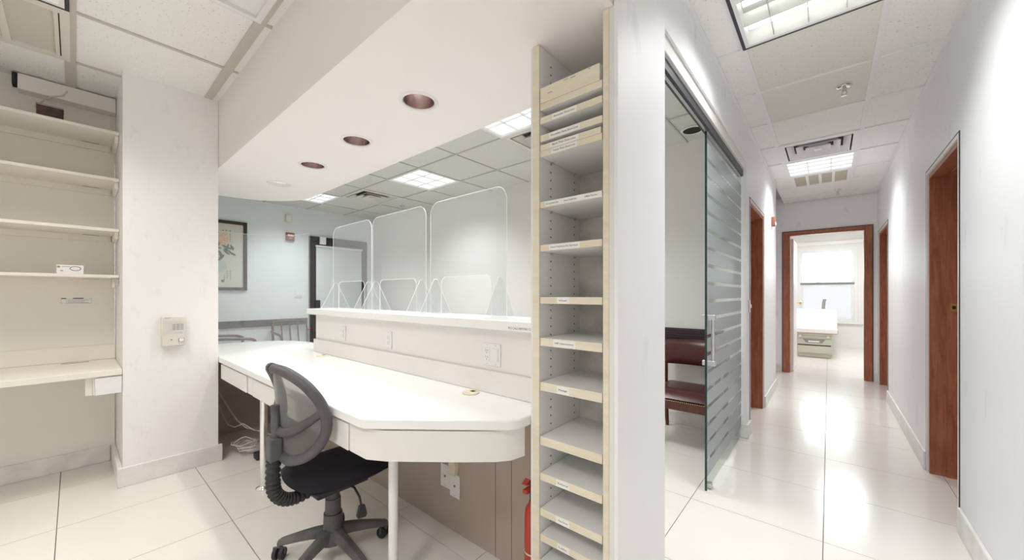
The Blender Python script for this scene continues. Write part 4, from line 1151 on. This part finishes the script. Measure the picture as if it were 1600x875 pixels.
for cy, z0, z1 in ((1.50, 2.03, 2.20), (1.455, 2.12, 2.20), (1.415, 2.15, 2.20), (1.505, 1.46, 1.60), (1.465, 1.48, 1.60), (1.43, 1.47, 1.54)):
    z = z1; 
    while z > z0:
        g = G()
        for q in range(3):
            a, b = rl.uniform(-.012, .002), rl.uniform(.003, .012)
            g.box(fx, fx + .0007, cy + a, cy + b, z - .006 * q - .0025, z - .006 * q)
        g.box(fx, fx + .0007, cy - .002, cy + .0015, z - .018, z)
        g.build('brush_character', 'ink', pa)
        z -= .030
bx('seal_print', 'redsign', pa, fx, fx + .0007, 1.395, 1.43, 1.43, 1.465)
t = thing('smoke_alarm', (-6.77, 2.286, 2.44), 'small beige alarm box high on the pale blue lobby wall', 'alarm')
bx('case', 'ventgrey', t, -6.7795, -6.74, 2.24, 2.33, 2.437, 2.56, .005)
bx('face', 'trimwhite', t, -6.74, -6.735, 2.252, 2.318, 2.45, 2.547, .003)
t = thing('alarm_strobe', (-6.77, 2.305, 2.13), 'red fire alarm strobe on the pale blue lobby wall beside the entry door', 'fire alarm')
bx('case', 'redsign', t, -6.7795, -6.735, 2.243, 2.368, 2.134, 2.265, .005)
bx('lens', 'label', t, -6.735, -6.722, 2.262, 2.35, 2.20, 2.232, .004)
lettering('FIRE', .028, (-6.7343, 2.306, 2.172), (0, 1, 0), (0, 0, 1), 'label', t)
t = thing('alarm_strobe', (XC, 5.68, 2.1), 'small red fire alarm strobe high on the left corridor wall', 'fire alarm')
bx('case', 'redsign', t, XC + .0005, XC + .035, 5.61, 5.69, 2.10, 2.215, .008)
bx('lens', 'label', t, XC + .035, XC + .048, 5.62, 5.68, 2.108, 2.145, .005)
# switch at the first corridor door post
t = thing('wall_switch', (XC, 3.93, 1.14), 'chrome switch plate beside the left corridor doorway', 'switch')
bx('plate', 'steel', t, XC + .0005, XC + .008, 3.885, 3.945, 1.09, 1.20, .002)
bx('toggle', 'outlet', t, XC + .008, XC + .02, 3.905, 3.925, 1.13, 1.16, .002)
# ================================================================== EXAM TABLE
et = thing('exam_table', (-.22, 10.3, 0), 'medical exam table with beige drawer base and white paper cover', 'exam table')
bx('plinth', 'exam', et, -.47, .03, 9.52, 11.1, .001, .07, .01)
bx('cabinet', 'exam', et, -.50, .05, 9.50, 11.15, .07, .44, .012)
bx('step_drawer', 'exam', et, -.48, .03, 9.478, 9.50, .09, .235, .008)
dw = bx('drawer_front', 'exam', et, -.49, .04, 9.482, 9.50, .255, .37, .006)
G().extr([(-.40, .365), (-.05, .365), (-.10, .29), (-.35, .29)], (0, 9.481, 0), (1, 0, 0), (0, 0, 1), (0, -.004, 0)).build('handle_recess', 'inkgrey', dw)
bx('name_plate', 'label', dw, -.31, -.14, 9.472, 9.477, .305, .335)
bx('drawer_gap', 'hole', et, -.48, .03, 9.484, 9.50, .238, .252)
bx('top_rail', 'exam', et, -.51, .06, 9.47, 11.15, .44, .475, .006)
for x in (-.44, -.01): G().cyl((x, 9.45, .42), (x, 9.49, .42), .022, n=16).build('stirrup_socket', 'whitemetal', et, smooth=True)
cu_ = bx('cushion', 'vinyl', et, -.60, .14, 9.42, 10.75, .477, .56, .03, seg=4)
bx('paper_sheet', 'paper', cu_, -.585, .125, 9.415, 10.74, .5615, .572)
bx('paper_drop', 'paper', cu_, -.585, .125, 9.408, 9.4185, .50, .572)
G().extr([(10.74, .50), (11.25, .84), (11.22, .92), (10.70, .575)], (-.60, 0, 0), (0, 1, 0), (0, 0, 1), (.74, 0, 0)).build('back_cushion', 'paper', et, .015)
G().tube([(-.10, 11.28, .86), (-.09, 11.29, 1.05), (-.07, 11.29, 1.14)], .03, 8).build('lamp_stem', 'inkgrey', et, smooth=True)
G().tube([(-.56, 9.52, .22), (-.56, 9.45, .20), (-.54, 9.46, .26)], .03, 8).build('side_knob', 'dark', et, smooth=True)
